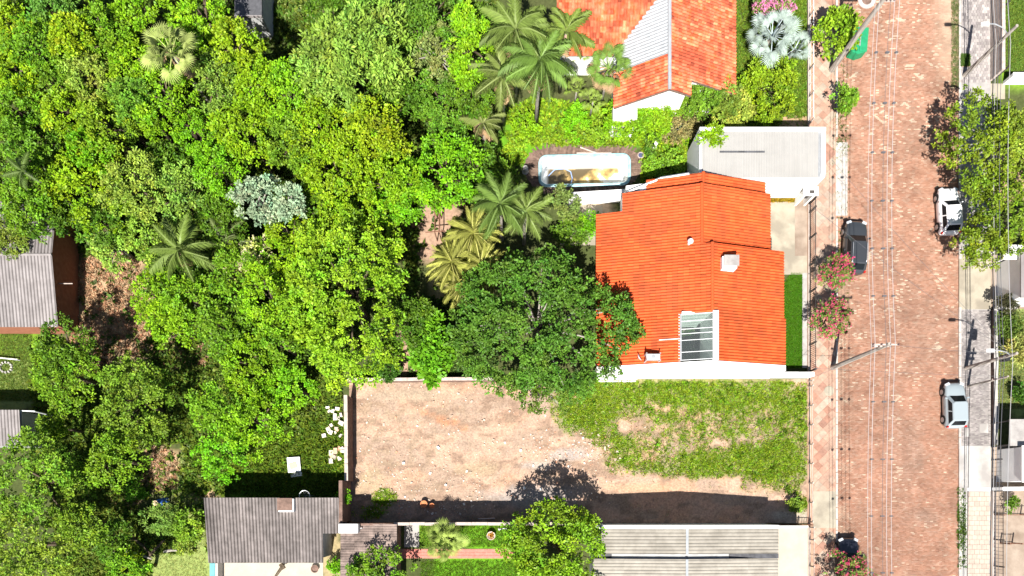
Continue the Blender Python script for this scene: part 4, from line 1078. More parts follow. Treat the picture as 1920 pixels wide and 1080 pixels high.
fr = np.random.default_rng(77); fill = []
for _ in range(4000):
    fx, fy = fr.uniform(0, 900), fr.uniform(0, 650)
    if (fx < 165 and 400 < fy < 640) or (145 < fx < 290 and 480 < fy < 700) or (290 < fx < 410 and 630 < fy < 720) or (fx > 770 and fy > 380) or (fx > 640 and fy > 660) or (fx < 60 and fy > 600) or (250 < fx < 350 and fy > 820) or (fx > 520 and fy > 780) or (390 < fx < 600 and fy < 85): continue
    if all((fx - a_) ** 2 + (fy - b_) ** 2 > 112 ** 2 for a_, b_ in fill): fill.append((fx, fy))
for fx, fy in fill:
    tree('low bushy green tree filling the gaps beneath taller woodland crowns', fx, fy, 54, float(fr.uniform(5.4, 6.6)), (.065, .125, .010), group=WOOD + ', lower layer', name='understory_tree', rz=.6)  # leaf colour darkened to deepen the shade in the crown gaps
sv = tree('silvery white-leaved tree in the middle of the wood', 485, 372, 48, 8.5, 'silver', leaf=.22, clump=.34, outline=.5, bark='barkgrey')
tree('smaller silvery-leaved tree right of the larger silvery one', 541, 378, 30, 8, 'silver', leaf=.22, clump=.34, outline=.4, bark='barkgrey')
tree('small tree with cream blossom heads right of lone palm', 470, 490, 44, 6, (.30, .31, .10), leaf=.22, dens=.9, flower=((.55, .5, .28), 160, .16))

# trees in the street and right-hand gardens
tree('large olive-green street tree beside the white car, upper part', 1858, 262, 90, 6.0, 'street', group='street trees', bark='barkgrey', foot=(1818, 300))
tree('large olive-green street tree overhanging the white car', 1922, 380, 92, 6.0, 'street', group='street trees', ry=1.05, foot=(1826, 420))
tree('lowest olive-green street tree crown, over the driveway', 1848, 464, 44, 5.2, 'street', group='street trees', foot=(1822, 470))
tree('tree crown at the right edge behind the street trees', 1908, 255, 60, 5.5, (.165, .2, .03), group='street trees')
tree('small glossy street tree under the green container pole', 1572, 55, 42, 3.6, (.15, .23, .015), leaf=.26, dens=.4, clump=.34, name='street_tree')
tree('tiny bushy street tree on the kerb above the garage ramp', 1587, 184, 23, 2.2, (.12, .22, .02), leaf=.2, name='street_tree', rz=.6)
for lab, px, py, rp_, hh in (('pink-flowering street tree behind the dark grey car', 1567, 508, 34, 2.7), ('fullest pink-flowering street tree, midway along the pavement', 1561, 597, 38, 3.0), ('pink-flowering street tree at the bottom over the black car', 1590, 1078, 46, 3.2)):
    tree(lab, px, py, rp_, hh, (.115, .165, .04), leaf=.17, dens=1.5, wd=.4, name='flowering_tree', flower=((.62, .055, .17), int(170 + rp_ * 4), .085), group='pink-flowering street trees', clump=.34, outline=.35)
tree('pink-flowering bush at the top edge beside silvery fan palm', 1452, 6, 34, 2.6, (.11, .17, .04), leaf=.2, dens=.7, name='flowering_tree', flower=((.62, .2, .36), 420, .12))
# garden shrubs
SHR = 'garden shrubs around the pool and the red-tiled house'
for a in [
    ('rounded lime shrub below the silvery fan palm', 1445, 160, 58, 2.6, (.17, .24, .012), {'dens': 1.3, 'leaf': .18}),
    ('golden green shrub left of the white garage corner', 1372, 210, 40, 2.4, (.22, .25, .05), {}),
    ('dry brownish shrub between red-tiled house and garage', 1268, 232, 40, 1.8, (.17, .14, .075), {'dens': .6, 'branches': 12, 'bark': 'barkgrey'}),
    ('green shrub under the gable of the red-tiled house', 1235, 205, 30, 2.0, 'lime', {}),
    ('green shrub below the right slope of the red-tiled house', 1335, 190, 38, 2.2, (.10, .17, .02), {}),
    ('tall leafy shrub hiding the wall under the right slope of red roof', 1318, 172, 32, 4.2, (.11, .18, .02), {'leaf': .2}),
    ('tall olive shrub at the lower right corner of the red roof', 1358, 180, 34, 3.8, (.13, .18, .03), {'leaf': .2}),
    ('pale green shrub at the foot of the red house gable', 1228, 205, 34, 3.2, 'lime', {'leaf': .17}),
    ('lime shrub hiding the foot of the wall window of red house', 1180, 203, 28, 2.2, 'lime', {'leaf': .17}),
    ('low lime shrub at the left of the pool lawn', 985, 235, 26, 1.4, 'lime', {'leaf': .16}),
    ('low bright shrub above the pool, middle', 1075, 225, 30, 1.3, 'bright', {'leaf': .15}),
    ('low yellow-green shrub above the pool, right', 1125, 250, 24, 1.1, (.2, .28, .02), {'leaf': .15}),
    ('low dark shrub between pool and brown shrub', 1215, 262, 24, 1.3, (.08, .15, .02), {'leaf': .16}),
    ('dense shrub under right gable of red house', 1290, 190, 28, 3.0, (.12, .2, .02), {'leaf': .18}),
    ('lime shrub standing before the white gable of red house, left', 1178, 216, 28, 2.8, 'lime', {'leaf': .17}),
    ('lime shrub standing before the white gable of red house, right', 1244, 214, 30, 3.0, (.16, .25, .012), {'leaf': .17}),
    ('dark shrub below the big bright tree at the low wall', 722, 688, 26, 2.2, 'dark', {}),  # dark shrub added to give the earth patch its shade
    ('dark shrub left of the bright citrus tree', 768, 600, 22, 2.4, 'moss', {}),  # also added as shading, its dark green stands for shade
    ('leafy shrub row before red house gable, first from the left', 1158, 226, 30, 2.7, 'lime', {'leaf': .17}),
    ('leafy shrub row before red house gable, second from the left', 1194, 224, 28, 2.9, (.14, .24, .012), {'leaf': .17}),
    ('leafy shrub row before red house gable, third from the left', 1228, 232, 30, 2.6, 'lime', {'leaf': .17}),
    ('green shrub at the garage wall corner', 1335, 258, 24, 4.4, 'lime', {}),
    ('lime shrub between the thin palm and pool lawn', 1180, 222, 44, 1.8, 'lime', {'leaf': .16}),
    ('spreading green shrub right of the pool deck', 1255, 320, 34, 1.2, (.13, .21, .02), {'leaf': .18}),
    ('small round shrub right of the pool drain', 1222, 308, 20, 1.0, (.15, .24, .02), {'leaf': .15}),
    ('grey-green shrub beside the palms below the pool', 1055, 380, 30, 2.8, (.13, .155, .05), {'dens': .8}),
    ('bright shrub behind the orange house beside white wall', 1103, 420, 26, 2.0, 'bright', {'leaf': .16}),
    ('dark shrub left of the orange roof under the palms', 1070, 430, 34, 2.2, 'moss', {}),
    ('dim olive shrub left of the pool deck', 935, 330, 34, 2.5, 'moss', {}),
    ('dark shrub under the palms above the large dark tree', 905, 345, 30, 2.6, 'dark', {}),
    ('small bright bush beside dead grass at lower left', 252, 915, 24, 1.2, (.09, .20, .015), {'leaf': .16}),
    ('yellow-green bush left of the corrugated house wall', 376, 980, 16, 1.1, (.19, .25, .03), {'leaf': .16}),
    ('low bush in the lawn left of the patio', 345, 1018, 24, 1.2, (.15, .22, .03), {'leaf': .17}),
    ('yellowish bush at lower left above dark shade', 245, 1050, 22, 1.6, 'yel', {}),
    ('green bush on the left corrugated roof edge', 18, 450, 36, 4.6, (.13, .18, .03), {'leaf': .16, 'rz': .3}),
    ('green bush between shed and corrugated house', 628, 1062, 18, 1.2, 'bright', {'leaf': .16}),
    ('dark shrub in the right-hand lawn', 1895, 612, 26, 1.8, (.07, .10, .02), {'dens': .8}),
    ('spiky shrub at right edge beside street lamp', 1912, 655, 24, 1.8, (.25, .24, .09), {'wd': .25, 'leaf': .35}),
    ('dark purple-brown bush at right edge near manhole', 1888, 565, 18, 2.0, (.05, .045, .03), {}),
    ('small shrub inside the lot at its lower right corner', 1493, 946, 15, .9, (.14, .2, .03), {'leaf': .16}),
    ('leafy weed shrub on the left wall of lot', 648, 930, 12, 2.2, 'bright', {'leaf': .16}),
    ('dark shrub at right edge below the lawn lamp', 1915, 735, 16, 1.2, 'dark', {}),
    ('green bush in the yard behind the lower right wall', 1899, 945, 12, 1.0, (.10, .17, .02), {'leaf': .18}),
]:
    kw = dict(a[6]); tree(*a[:6], group=SHR, name='shrub', cat='shrub', **{'rz': .6, 'leaf': .2, **kw})

# ------------------------------------------------------------ palms
def frond_mesh(L, drop, seed, n=26, ll=.55, dead=False):
    r = np.random.default_rng(seed)
    t = np.linspace(0, 1, 13)
    x = L * t * (1 - .18 * t * drop); z = L * (.42 * t - (.55 + .35 * drop) * t ** 2)
    pts = np.column_stack([x, np.zeros_like(x), z])
    V, F = [], []
    for i in range(len(t)):
        wd = .035 * (1 - .8 * t[i]) + .006
        V += [(pts[i, 0], -wd, pts[i, 2]), (pts[i, 0], wd, pts[i, 2] + .01)]
        if i: k = 2 * i; F.append((k - 2, k - 1, k + 1, k))
    cl = [(1.25, 1.15, 1.6)] * len(V)
    for i in range(n):
        tt = .14 + .86 * (i + .5) / n
        px = np.interp(tt, t, pts[:, 0]); pz = np.interp(tt, t, pts[:, 2])
        for s in (-1, 1):
            ln = ll * math.sin(math.pi * (.18 + .72 * tt)) * r.uniform(.75, 1.15)
            d = np.array((.55, s * .75, -.25 - .6 * r.random())); d /= np.linalg.norm(d)
            p0 = np.array((px, 0, pz)); p1 = p0 + d * ln * .55 + np.array((0, 0, .05)); p2 = p0 + d * ln + np.array((0, 0, -.16 * ln - .06))
            wv = np.array((.017, 0, .0)) * (1.2 - .4 * tt)
            k = len(V); V += [tuple(p0 - wv * .6), tuple(p0 + wv * .6), tuple(p1 + wv), tuple(p1 - wv), tuple(p2 - wv * .2), tuple(p2 + wv * .2)]
            F += [(k, k + 1, k + 2, k + 3), (k + 3, k + 2, k + 5, k + 4)]
            c = r.uniform(.75, 1.2); cl += [(c, c, c)] * 6
    F = np.array(F)
    return npmesh('frond', V, F, M['leaf'], np.array(cl), True)
FRONDS = [frond_mesh(1.0, dr_, 50 + i, 34, .30) for i, dr_ in enumerate((.35, .6, .9, 1.2))]
def fan_mesh(seed, span=4.4, n=22):
    r = np.random.default_rng(seed)
    V = [(0, -.018, 0), (0, .018, 0), (.62, .012, .02), (.62, -.012, .02)]; F = [(0, 1, 2, 3)]; cl = [(1.2, 1.15, 1.3)] * 4
    for i in range(n):
        a = -span / 2 + span * (i + .5) / n; da = span / n * .36
        ln = .40 * (.72 + .28 * math.cos(a * .6)) * r.uniform(.92, 1.06)
        c0 = np.array((.62, 0, .02))
        def q(rr, an, z): return tuple(c0 + np.array((rr * math.cos(an), rr * math.sin(an), z)))
        k = len(V)
        V += [q(.02, a, 0), q(ln * .55, a - da, -.01), q(ln * .58, a, .035), q(ln, a, -.07 - .06 * r.random()), q(ln * .55, a + da, -.01)]
        F += [(k, k + 1, k + 3, k + 2), (k, k + 2, k + 3, k + 4)]
        c = r.uniform(.82, 1.15); cl += [(c, c, c)] * 5
    return npmesh('fan_leaf', V, F, M['leaf'], np.array(cl), True)
FANS = [fan_mesh(80 + i) for i in range(3)]
PALM_N = 0
def palm(label, px, py, h, L, n, colour, kind='feather', dead=0, name='palm_tree', tilt=(0, 0), group=None, trunk_r=.14, up=.15, slim=.85):
    global PALM_N; PALM_N += 1
    r = np.random.default_rng(400 + PALM_N)
    h = h + (.9 if kind == 'feather' and h > 5 and px > 500 else 0)
    base = P(px, py, h); base.z = 0
    base.x -= tilt[0]; base.y -= tilt[1]
    o = thing(name, label, 'palm tree', base, 0, group)
    top = Vector((tilt[0], tilt[1], h))
    if h > .3:
        MB().tube([(0, 0, -.05), tuple(top * .5 + Vector((0, 0, 0))), tuple(top)], [trunk_r * 1.3, trunk_r, trunk_r * .85], 9).build('trunk', M['barkgrey'], o, False, smooth=True)
    for i in range(n + dead):
        me = (FRONDS[i % 4] if kind == 'feather' else FANS[i % 3])
        f = link(bpy.data.objects.new('frond' if kind == 'feather' else 'fan_leaf', me), o)
        isdead = i >= n
        t = i / max(n - 1, 1)
        el = (.95 - 1.15 * t + up) if not isdead else -1.0
        f.location = top
        f.rotation_euler = (r.normal(0, .25), -el + r.normal(0, .1), i * 2.39996 + r.normal(0, .15))
        sc_ = L * r.uniform(.85, 1.1) * (.8 + .2 * t)
        f.scale = (sc_, sc_ * (slim if kind == 'feather' else 1), sc_)
        if kind == 'fan': f.rotation_euler[0] += r.normal(0, .3); f.rotation_euler[1] += r.normal(0, .2)
        pc = np.array(colour) * r.normal(1.25, .14)
        if isdead: pc = np.array((.36, .24, .13)) * r.normal(1, .12)
        f.color = (*pc, 1)
    return o
PG = 'feather palms around the pool garden'
for lab, px, py, h, L, n, c, dd in [
    ('tallest feather palm at the top left of the palm cluster', 968, 58, 8.0, 2.9, 20, (.12, .17, .035), 3),
    ('feather palm at the centre of the palm cluster', 1012, 118, 7.5, 3.0, 20, (.10, .17, .03), 2),
    ('feather palm at the left foot of the palm cluster', 942, 140, 6.0, 2.7, 16, (.13, .17, .04), 3),
    ('drooping feather palm right of the palm cluster by the red roof', 1062, 62, 6.5, 2.4, 14, (.12, .17, .03), 2),
    ('brownish feather palm below the palm cluster', 906, 232, 5.0, 2.0, 12, (.13, .16, .04), 7),
    ('feather palm above the large dark tree, left of two', 938, 385, 6.0, 2.7, 16, (.10, .16, .03), 2),
    ('feather palm above the large dark tree, right of two', 985, 398, 5.5, 2.4, 14, (.12, .17, .035), 1),
    ('lone feather palm in the left middle of the wood', 340, 470, 6.5, 2.9, 14, (.11, .16, .03), 4),
    ('small dim feather palm at the left edge above the corrugated roof', 45, 322, 8.0, 1.6, 8, (.09, .14, .03), 0),
]:
    palm(lab, px, py, h, L, n, c, 'feather', dd, group=PG)
palm('dark feather palm right of the lone palm in its shade', 425, 455, 5.0, 2.3, 12, (.10, .13, .04), 'feather', 1, group=PG)
palm('thin fan palm with a brown skirt beside the red-tiled roof', 1142, 128, 5.0, 2.0, 16, (.11, .19, .03), 'fan', 8, trunk_r=.1)
palm('pale green fan palm among trees in the upper left', 322, 100, 9.2, 2.3, 20, (.24, .29, .08), 'fan', 3)
palm('bright fan palm on the lawn beside the brown shed', 835, 1015, 2.6, 1.9, 24, (.19, .25, .05), 'fan', 0)
palm('silvery blue fan palm beside the top of the street fence', 1448, 66, 2.6, 2.3, 24, (.27, .33, .295), 'fan', 0, trunk_r=.2, up=.05)
palm('smaller silvery blue fan palm tucked below the larger silvery one', 1490, 92, 1.6, 1.5, 14, (.26, .32, .285), 'fan', 0, trunk_r=.12)
for i, (lab, px, py) in enumerate((('small fan palm under the palm cluster, left of two', 1082, 165), ('small fan palm under the palm cluster, right of two', 1112, 190), ('small fan palm below the drooping palm', 1090, 100))):
    palm(lab, px, py, 2.2, 1.1, 14, (.17, .24, .04), 'fan', 0, group='small fan palms under the palm cluster', trunk_r=.07)
# golden clumping palm
for lab, px, py, h in (('golden yellow clumping palm above the large dark tree, upper head', 888, 440, 4.2), ('golden yellow clumping palm, left lower head', 848, 495, 3.2), ('golden yellow clumping palm, right lower head', 905, 500, 3.4), ('golden yellow clumping palm, lowest head over dry grass', 870, 535, 2.6)):
    palm(lab, px, py, h, 2.4, 44, (.285, .295, .065), 'feather', 0, name='clumping_palm', group='golden clumping palms', trunk_r=.07, up=.35, slim=.55)

# ------------------------------------------------------------ ground cover, understory, lawns
scatter('understory', 'dense low green undergrowth beneath the woodland trees', 'undergrowth', randpts(15000, 0, 930, 0, 700, lambda x, y: np.where((x > 640) & (y > 560), .1, 1.0) * np.where((x > 785) & (y > 385), .06, 1) * np.where((x > 150) & (x < 280) & (y > 480), .06, 1) * np.where((x < 150) & (y > 415), 0, 1), 71), .0, .5, 6, (.075, .125, .014), 72, m='leaf', wd=.5, spread=.9)  # undergrowth green kept dark so gaps between crowns look more shaded
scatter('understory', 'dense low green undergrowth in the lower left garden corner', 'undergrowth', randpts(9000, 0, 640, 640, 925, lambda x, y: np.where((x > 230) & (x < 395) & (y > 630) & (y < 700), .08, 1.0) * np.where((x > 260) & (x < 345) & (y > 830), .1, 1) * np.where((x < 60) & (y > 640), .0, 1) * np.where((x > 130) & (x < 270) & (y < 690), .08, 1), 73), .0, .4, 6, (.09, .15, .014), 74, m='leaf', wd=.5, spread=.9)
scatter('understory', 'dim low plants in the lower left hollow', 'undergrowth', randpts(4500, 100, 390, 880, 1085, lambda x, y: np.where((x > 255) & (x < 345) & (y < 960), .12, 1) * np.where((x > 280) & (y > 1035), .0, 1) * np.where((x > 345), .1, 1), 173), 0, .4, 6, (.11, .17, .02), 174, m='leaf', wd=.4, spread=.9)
scatter('understory', 'dark low plants in shade left of the large dark tree', 'undergrowth', randpts(2200, 765, 930, 560, 706, lambda x, y: np.where((x < 800) & (y > 600), .15, 1.0), 175), 0, .35, 6, (.06, .11, .02), 176, m='leaf', wd=.4, spread=.9)  # dark plants scattered here in place of black shade
scatter('lawn_grass', 'green grass behind the lot wall above the corrugated house', 'grass', randpts(6500, 400, 648, 790, 935, ellmask((540, 880, 130, 60), (610, 820, 45, 70)), 75), 0, .28, 6, (.17, .28, .018), 76, vary=.3)
scatter('ground_cover', 'bright lime ground cover around the pool deck', 'ground cover', randpts(15000, 940, 1330, 185, 345, lambda x, y: ellmask((1040, 245, 95, 50), (1150, 240, 110, 45), (1230, 300, 60, 50), (1290, 270, 50, 50), (965, 290, 22, 22), (1010, 215, 60, 26))(x, y) * np.where((x > 985) & (x < 1205) & (y > 272), 0, 1) * np.clip(.15 + 3.5 * (vfbm(x / 14, y / 14, 66) - .38), .05, 1), 77), 0, .32, 7, (.165, .28, .012), 78, m='leaf', wd=.5, spread=.9, vary=.4)
scatter('garden_grass', 'bright grass and low plants inside the street fence, top', 'grass', randpts(7000, 1380, 1512, 0, 238, lambda x, y: np.ones_like(x) * np.where((y > 222) & (x > 1465), .1, 1), 79), 0, .22, 6, (.125, .21, .018), 80)
scatter('front_lawn', 'smooth vivid lawn strip between orange house and street fence', 'grass', randpts(9000, 1467, 1504, 512, 690, lambda x, y: np.where((x < 1482) & (y < 515 + (1482 - x) * 1.2), 0, np.where(((x - 1466) / 9) ** 2 + ((y - 615) / 20) ** 2 < 1, 0, 1.0)), 81), .0, .1, 5, (.075, .215, .007), 82, vary=.08)
scatter('lawn_grass', 'bright lawn around the brick path at the bottom', 'grass', randpts(7000, 752, 990, 985, 1090, lambda x, y: np.where((y > 1025) & (y < 1051), 0, 1) * np.where((x < 788), .0, 1), 83), 0, .14, 5, (.11, .22, .014), 84)
scatter('lawn_grass', 'pale short lawn left of the patio', 'grass', randpts(5000, 265, 388, 850, 1090, ellmask((345, 1050, 75, 50), (370, 960, 22, 60), (355, 880, 22, 50)), 85), 0, .1, 5, (.27, .33, .09), 86)
scatter('lawn_grass', 'lawn at the left edge with a ring of stones', 'grass', randpts(4000, 0, 60, 615, 752, lambda x, y: np.ones_like(x), 87), 0, .13, 5, (.15, .23, .035), 88)
scatter('dead_grass', 'straw-coloured dead grass in the clearings of the wood', 'grass', randpts(9000, 130, 400, 470, 960, ellmask((205, 530, 60, 75), (250, 610, 55, 60), (345, 665, 55, 30), (175, 640, 45, 60), (300, 880, 36, 45), (230, 935, 30, 25)), 89), 0, .28, 6, (.42, .28, .16), 90)
scatter('lawn_grass', 'green lawn at the right edge, top', 'grass', randpts(5000, 1883, 1930, -10, 150, lambda x, y: np.ones_like(x), 91), 0, .14, 5, (.14, .23, .03), 92)
scatter('lawn_grass', 'pale green lawn at the right edge beside street lamps', 'grass', randpts(6000, 1868, 1930, 584, 766, lambda x, y: np.ones_like(x), 93), 0, .13, 5, (.24, .29, .085), 94)
scatter('verge_weeds', 'green weeds along the right kerb of the brick road, bottom', 'weeds', randpts(480, 1795, 1808, 916, 1065, lambda x, y: .35 + .65 * (np.abs(y - 990) < 40), 95), .06, .2, 7, (.09, .175, .015), 96, wd=.35)
scatter('verge_weeds', 'grass strip along the right kerb of brick road, top', 'weeds', randpts(1500, 1783, 1797, -10, 165, lambda x, y: .8 + 0 * x, 97), .05, .12, 5, (.15, .19, .06), 98)
scatter('verge_weeds', 'small weeds in the left gutter of the brick road', 'weeds', randpts(1600, 1560, 1590, 120, 560, lambda x, y: .12 + .75 * (np.abs(y - 215) < 24) * (x < 1571) + .35 * (np.abs(y - 250) < 40), 99), .06, .16, 6, (.13, .17, .045), 100)
rect('planter_soil', 1799, 1817, 103, 127, .142, M['sand'], .04, pr)
scatter('planter_grass', 'square patch of grass set in the upper right pavement', 'grass', randpts(700, 1800, 1816, 104, 126, lambda x, y: 1 + 0 * x, 101), .14, .12, 5, (.09, .17, .03), 102)
scatter('border_flowers', 'yellow and red border plants along the garage wall', 'flowers', randpts(500, 1440, 1488, 371, 377, lambda x, y: 1 + 0 * x, 103), .05, .22, 6, (.34, .25, .02), 104, m='leaf', wd=.5)
scatter('lightwell_plants', 'green plants below the skylight panes of orange house', 'plants', np.column_stack([np.random.default_rng(5).uniform(13.0, 14.9, 260), np.random.default_rng(6).uniform(10.8, 13.9, 260)]), .5, .4, 6, (.07, .15, .03), 105, m='leaf', wd=.5)

# ============================================================ pool and deck
px0, px1, py0, py1 = 1010, 1183, 290, 350
pa = thing('fibreglass_pool', 'empty white fibreglass pool with pale blue rim and stained floor', 'pool', P(1096, 320))
pcx, pcy = P(1096, 320).x, P(1096, 320).y
def rr(hx, hy, rad, n=8, sk=0.0):
    out = []
    for cxs, cys, a0 in ((1, 1, 0), (-1, 1, 90), (-1, -1, 180), (1, -1, 270)):
        for k in range(n + 1):
            a = math.radians(a0 + 90 * k / n)
            out.append((cxs * (hx - rad) + rad * math.cos(a), cys * (hy - rad) + rad * math.sin(a)))
    return out
def loops(rings, name, m, parent, closed=True):
    b = MB(); n = len(rings[0][0])
    for pts, z_ in rings: b.v += [(x, y + .022 * x, z_) for x, y in pts]
    for k in range(len(rings) - 1):
        for j in range(n):
            j2 = (j + 1) % n
            b.f.append((k * n + j, k * n + j2, (k + 1) * n + j2, (k + 1) * n + j))
    if closed: b.f.append(tuple((len(rings) - 1) * n + j for j in range(n)))
    return b.build(name, m, parent, False, smooth=False)
hx, hy = 3.78, 1.28
poolw, nt, bs = newmat('pool_shell_stained')
N_, L_ = nt.nodes, nt.links
tc = N_.new('ShaderNodeTexCoord'); sp = N_.new('ShaderNodeSeparateXYZ'); L_.new(tc.outputs['Object'], sp.inputs[0])
nz = N_.new('ShaderNodeTexNoise'); nz.inputs['Scale'].default_value = .9; nz.inputs['Detail'].default_value = 7; L_.new(tc.outputs['Object'], nz.inputs['Vector'])
mr = N_.new('ShaderNodeMapRange'); mr.inputs['From Min'].default_value = -1.13; mr.inputs['From Max'].default_value = -.95; mr.inputs['To Min'].default_value = 1; mr.inputs['To Max'].default_value = 0
L_.new(sp.outputs['Z'], mr.inputs['Value'])
mxn = N_.new('ShaderNodeMapRange'); mxn.inputs['From Min'].default_value = 3.4; mxn.inputs['From Max'].default_value = -3.2; mxn.inputs['To Min'].default_value = -.02; mxn.inputs['To Max'].default_value = .3
L_.new(sp.outputs['X'], mxn.inputs['Value'])
ad = N_.new('ShaderNodeMath'); ad.operation = 'ADD'; L_.new(nz.outputs['Fac'], ad.inputs[0]); L_.new(mxn.outputs[0], ad.inputs[1])
rp_ = N_.new('ShaderNodeValToRGB'); e = rp_.color_ramp.elements
e[0].position = .46; e[0].color = (.78, .77, .73, 1); e[1].position = .72; e[1].color = (.09, .065, .03, 1)
q = e.new(.53); q.color = (.58, .42, .16, 1); q = e.new(.62); q.color = (.30, .20, .07, 1)
L_.new(ad.outputs[0], rp_.inputs['Fac'])
mm = N_.new('ShaderNodeMix'); mm.data_type = 'RGBA'; mm.inputs['A'].default_value = (.78, .8, .8, 1); L_.new(mr.outputs[0], mm.inputs['Factor']); L_.new(rp_.outputs['Color'], mm.inputs['B'])
L_.new(mm.outputs['Result'], bs.inputs['Base Color']); bs.inputs['Roughness'].default_value = .45
loops([(rr(hx - .12, hy - .12, .55), .12), (rr(hx - .2, hy - .2, .5), -.05), (rr(hx - .34, hy - .3, .42), -.75), (rr(hx - .8, hy - .55, .3), -1.1), (rr(hx - .9, hy - .62, .3), -1.14)], 'basin', poolw, pa)
loops([(rr(hx + .06, hy + .06, .7), .0), (rr(hx + .06, hy + .06, .7), .13), (rr(hx, hy, .65), .17), (rr(hx - .13, hy - .13, .55), .17), (rr(hx - .2, hy - .2, .5), .06)], 'rim', M['poolblue'], pa, False)
# deck: base ring and planks
dk = thing('pool_deck', 'weathered brown plank deck around the empty pool', 'deck', P(1096, 318))
outer = [(985, 300), (1000, 283), (1045, 274), (1120, 272), (1170, 276), (1200, 290), (1206, 315), (1190, 340), (1120, 358), (1040, 362), (1000, 350), (985, 330)]
c0 = P(1096, 318)
inn = rr(hx + .05, hy + .05, .7, 8)
def outer_at(ang):
    best = None
    pts = [P(*p) - P(1096, 320) for p in outer]
    d = Vector((math.cos(ang), math.sin(ang), 0))
    for i in range(len(pts)):
        a, c = pts[i], pts[(i + 1) % len(pts)]; e_ = c - a
        den = d.x * e_.y - d.y * e_.x
        if abs(den) < 1e-9: continue
        t = (a.x * e_.y - a.y * e_.x) / den; u = (a.x * d.y - a.y * d.x) / den
        if t > 0 and -1e-6 <= u <= 1 + 1e-6: best = t if best is None else min(best, t)
    return best or 5
b = MB(); n = 96
for k in range(n):
    a = 2 * math.pi * k / n
    lo, hi_ = 0, 8
    dx, dy = math.cos(a), math.sin(a)
    # inner distance along the ray by bisection on rounded box
    def inside(t):
        x, y = abs(dx * t), abs(dy * t - .022 * dx * t); qx, qy = max(x - (hx - .6), 0), max(y - (hy - .6), 0)
        return math.hypot(qx, qy) < .62
    for _ in range(24):
        m_ = (lo + hi_) / 2
        if inside(m_): lo = m_
        else: hi_ = m_
    ro = max(outer_at(a), lo + .25)
    b.v += [(pcx + dx * lo, pcy + dy * lo, .02), (pcx + dx * ro, pcy + dy * ro, .02)]
for k in range(n):
    k2 = (k + 1) % n; b.f.append((2 * k, 2 * k + 1, 2 * k2 + 1, 2 * k2))
b.build('deck_base', M['brownwall'], dk)
def plank_col(me, c):
    at = me.attributes.new('col', 'FLOAT_COLOR', 'POINT'); at.data.foreach_set('color', np.tile(np.array([c, c, c * .97, 1], np.float32), len(me.vertices)))
per = []
for k in range(400):
    pass
npl = 0
s_ = 0.0
pts = [Vector((x, y + .022 * x, 0)) for x, y in inn]; pts.append(pts[0])
acc = 0; pitch_ = .185
for i in range(len(pts) - 1):
    a, c = pts[i], pts[i + 1]; seg = (c - a).length
    while acc < seg:
        p = a + (c - a) * (acc / seg); tdir = (c - a).normalized(); nrm = Vector((tdir.y, -tdir.x, 0))
        dd = p.normalized()
        ang = math.atan2(p.y, p.x); ro = outer_at(ang) - p.length
        skew = Vector((.35, 0, 0)) if p.y < 0 else Vector((.2, 0, 0))
        pd = (nrm + skew).normalized()
        ln = max(.25, min(1.3, ro / max(.35, abs(nrm.dot(dd))))) * random.uniform(.93, 1.05)
        cpos = p + pd * (ln / 2 + .03)
        me = MB().box((0, 0, 0), (ln, .165, .035)).mesh('plank', M['wood']); plank_col(me, random.uniform(.7, 1.25))
        o = link(bpy.data.objects.new('plank', me), dk)
        o.location = (pcx - c0.x + cpos.x, pcy - c0.y + cpos.y, .055 + random.uniform(-.006, .006) + .002 * (npl % 2)); o.rotation_euler = (0, 0, math.atan2(pd.y, pd.x))
        npl += 1; acc += pitch_
    acc -= seg
# hose, pipes and pots by the pool
b = MB(); hp = [P(1028, 330, -1.0), P(1040, 318, -1.05), P(1058, 316, -1.08), P(1070, 322, -1.08), P(1073, 334, -1.05), P(1071, 343, -.7)]
b.tube(hp, .045, 6); tag(b.build('pool_hose', mat('blue_hose', (.25, .35, .6), rough=.5)), 'pale blue hose curving across the empty pool floor', 'hose')
for lab, a, c in (('long white pipe lying on the deck above the pool', (1081, 287), (1146, 287)), ('short white pipe lying aslant on deck above the pool', (1088, 276), (1118, 287))):
    q0, q1 = P(*a, .1), P(*c, .13); o = thing('loose_pipe', lab, 'pipe', (q0 + q1) / 2)
    MB().tube([q0, q1], .06, 8).build('pipe', M['coping'], o); MB().tube([q1 - (q1 - q0).normalized() * .25, q1], .085, 8).build('coupling', M['concw'], o)
dc = thing('round_drain_cover', 'round dark blue cover with pale ring beside the pool deck', 'cover', P(1201, 292, .03))
MB().lathe([(.27, 0), (.27, .12), (.22, .14), (.2, .09)], (0, 0, 0), 18).build('ring', M['coping'], dc, False); MB().lathe([(.2, 0), (.2, .09), (.1, .1)], (0, 0, 0), 18).build('lid', mat('blue_lid', (.06, .07, .14), rough=.6), dc, False)
def garden_stub(label, px, py, h, r_, m):
    o = thing('garden_pillar', label, 'pillar', P(px, py)); MB().lathe([(r_, 0), (r_ * .9, h * .8), (r_ * 1.1, h * .82), (r_ * 1.1, h), (.02, h + .06)], (0, 0, 0), 10).build('shaft', m, o, False)
    MB().lathe([(r_ * 1.4, 0), (r_ * 1.4, .1), (r_, .12)], (0, 0, 0), 10).build('foot', m, o, False); return o
garden_stub('white pillar stub in plants right of the pool', 1227, 276, .7, .14, M['white'])
garden_stub('pale stone ornament beside the left end of pool deck', 985, 322, .7, .2, M['concw'])
rk = tag(MB().box((0, 0, .2), (.7, .55, .4), .4, .6, .2, .1).box((.25, .3, .3), (.35, .3, .6), 1.0, .5).build('white_rock', M['white']), 'white rock ornament in green plants right of the pool', 'rock'); rk.location = P(1236, 312)

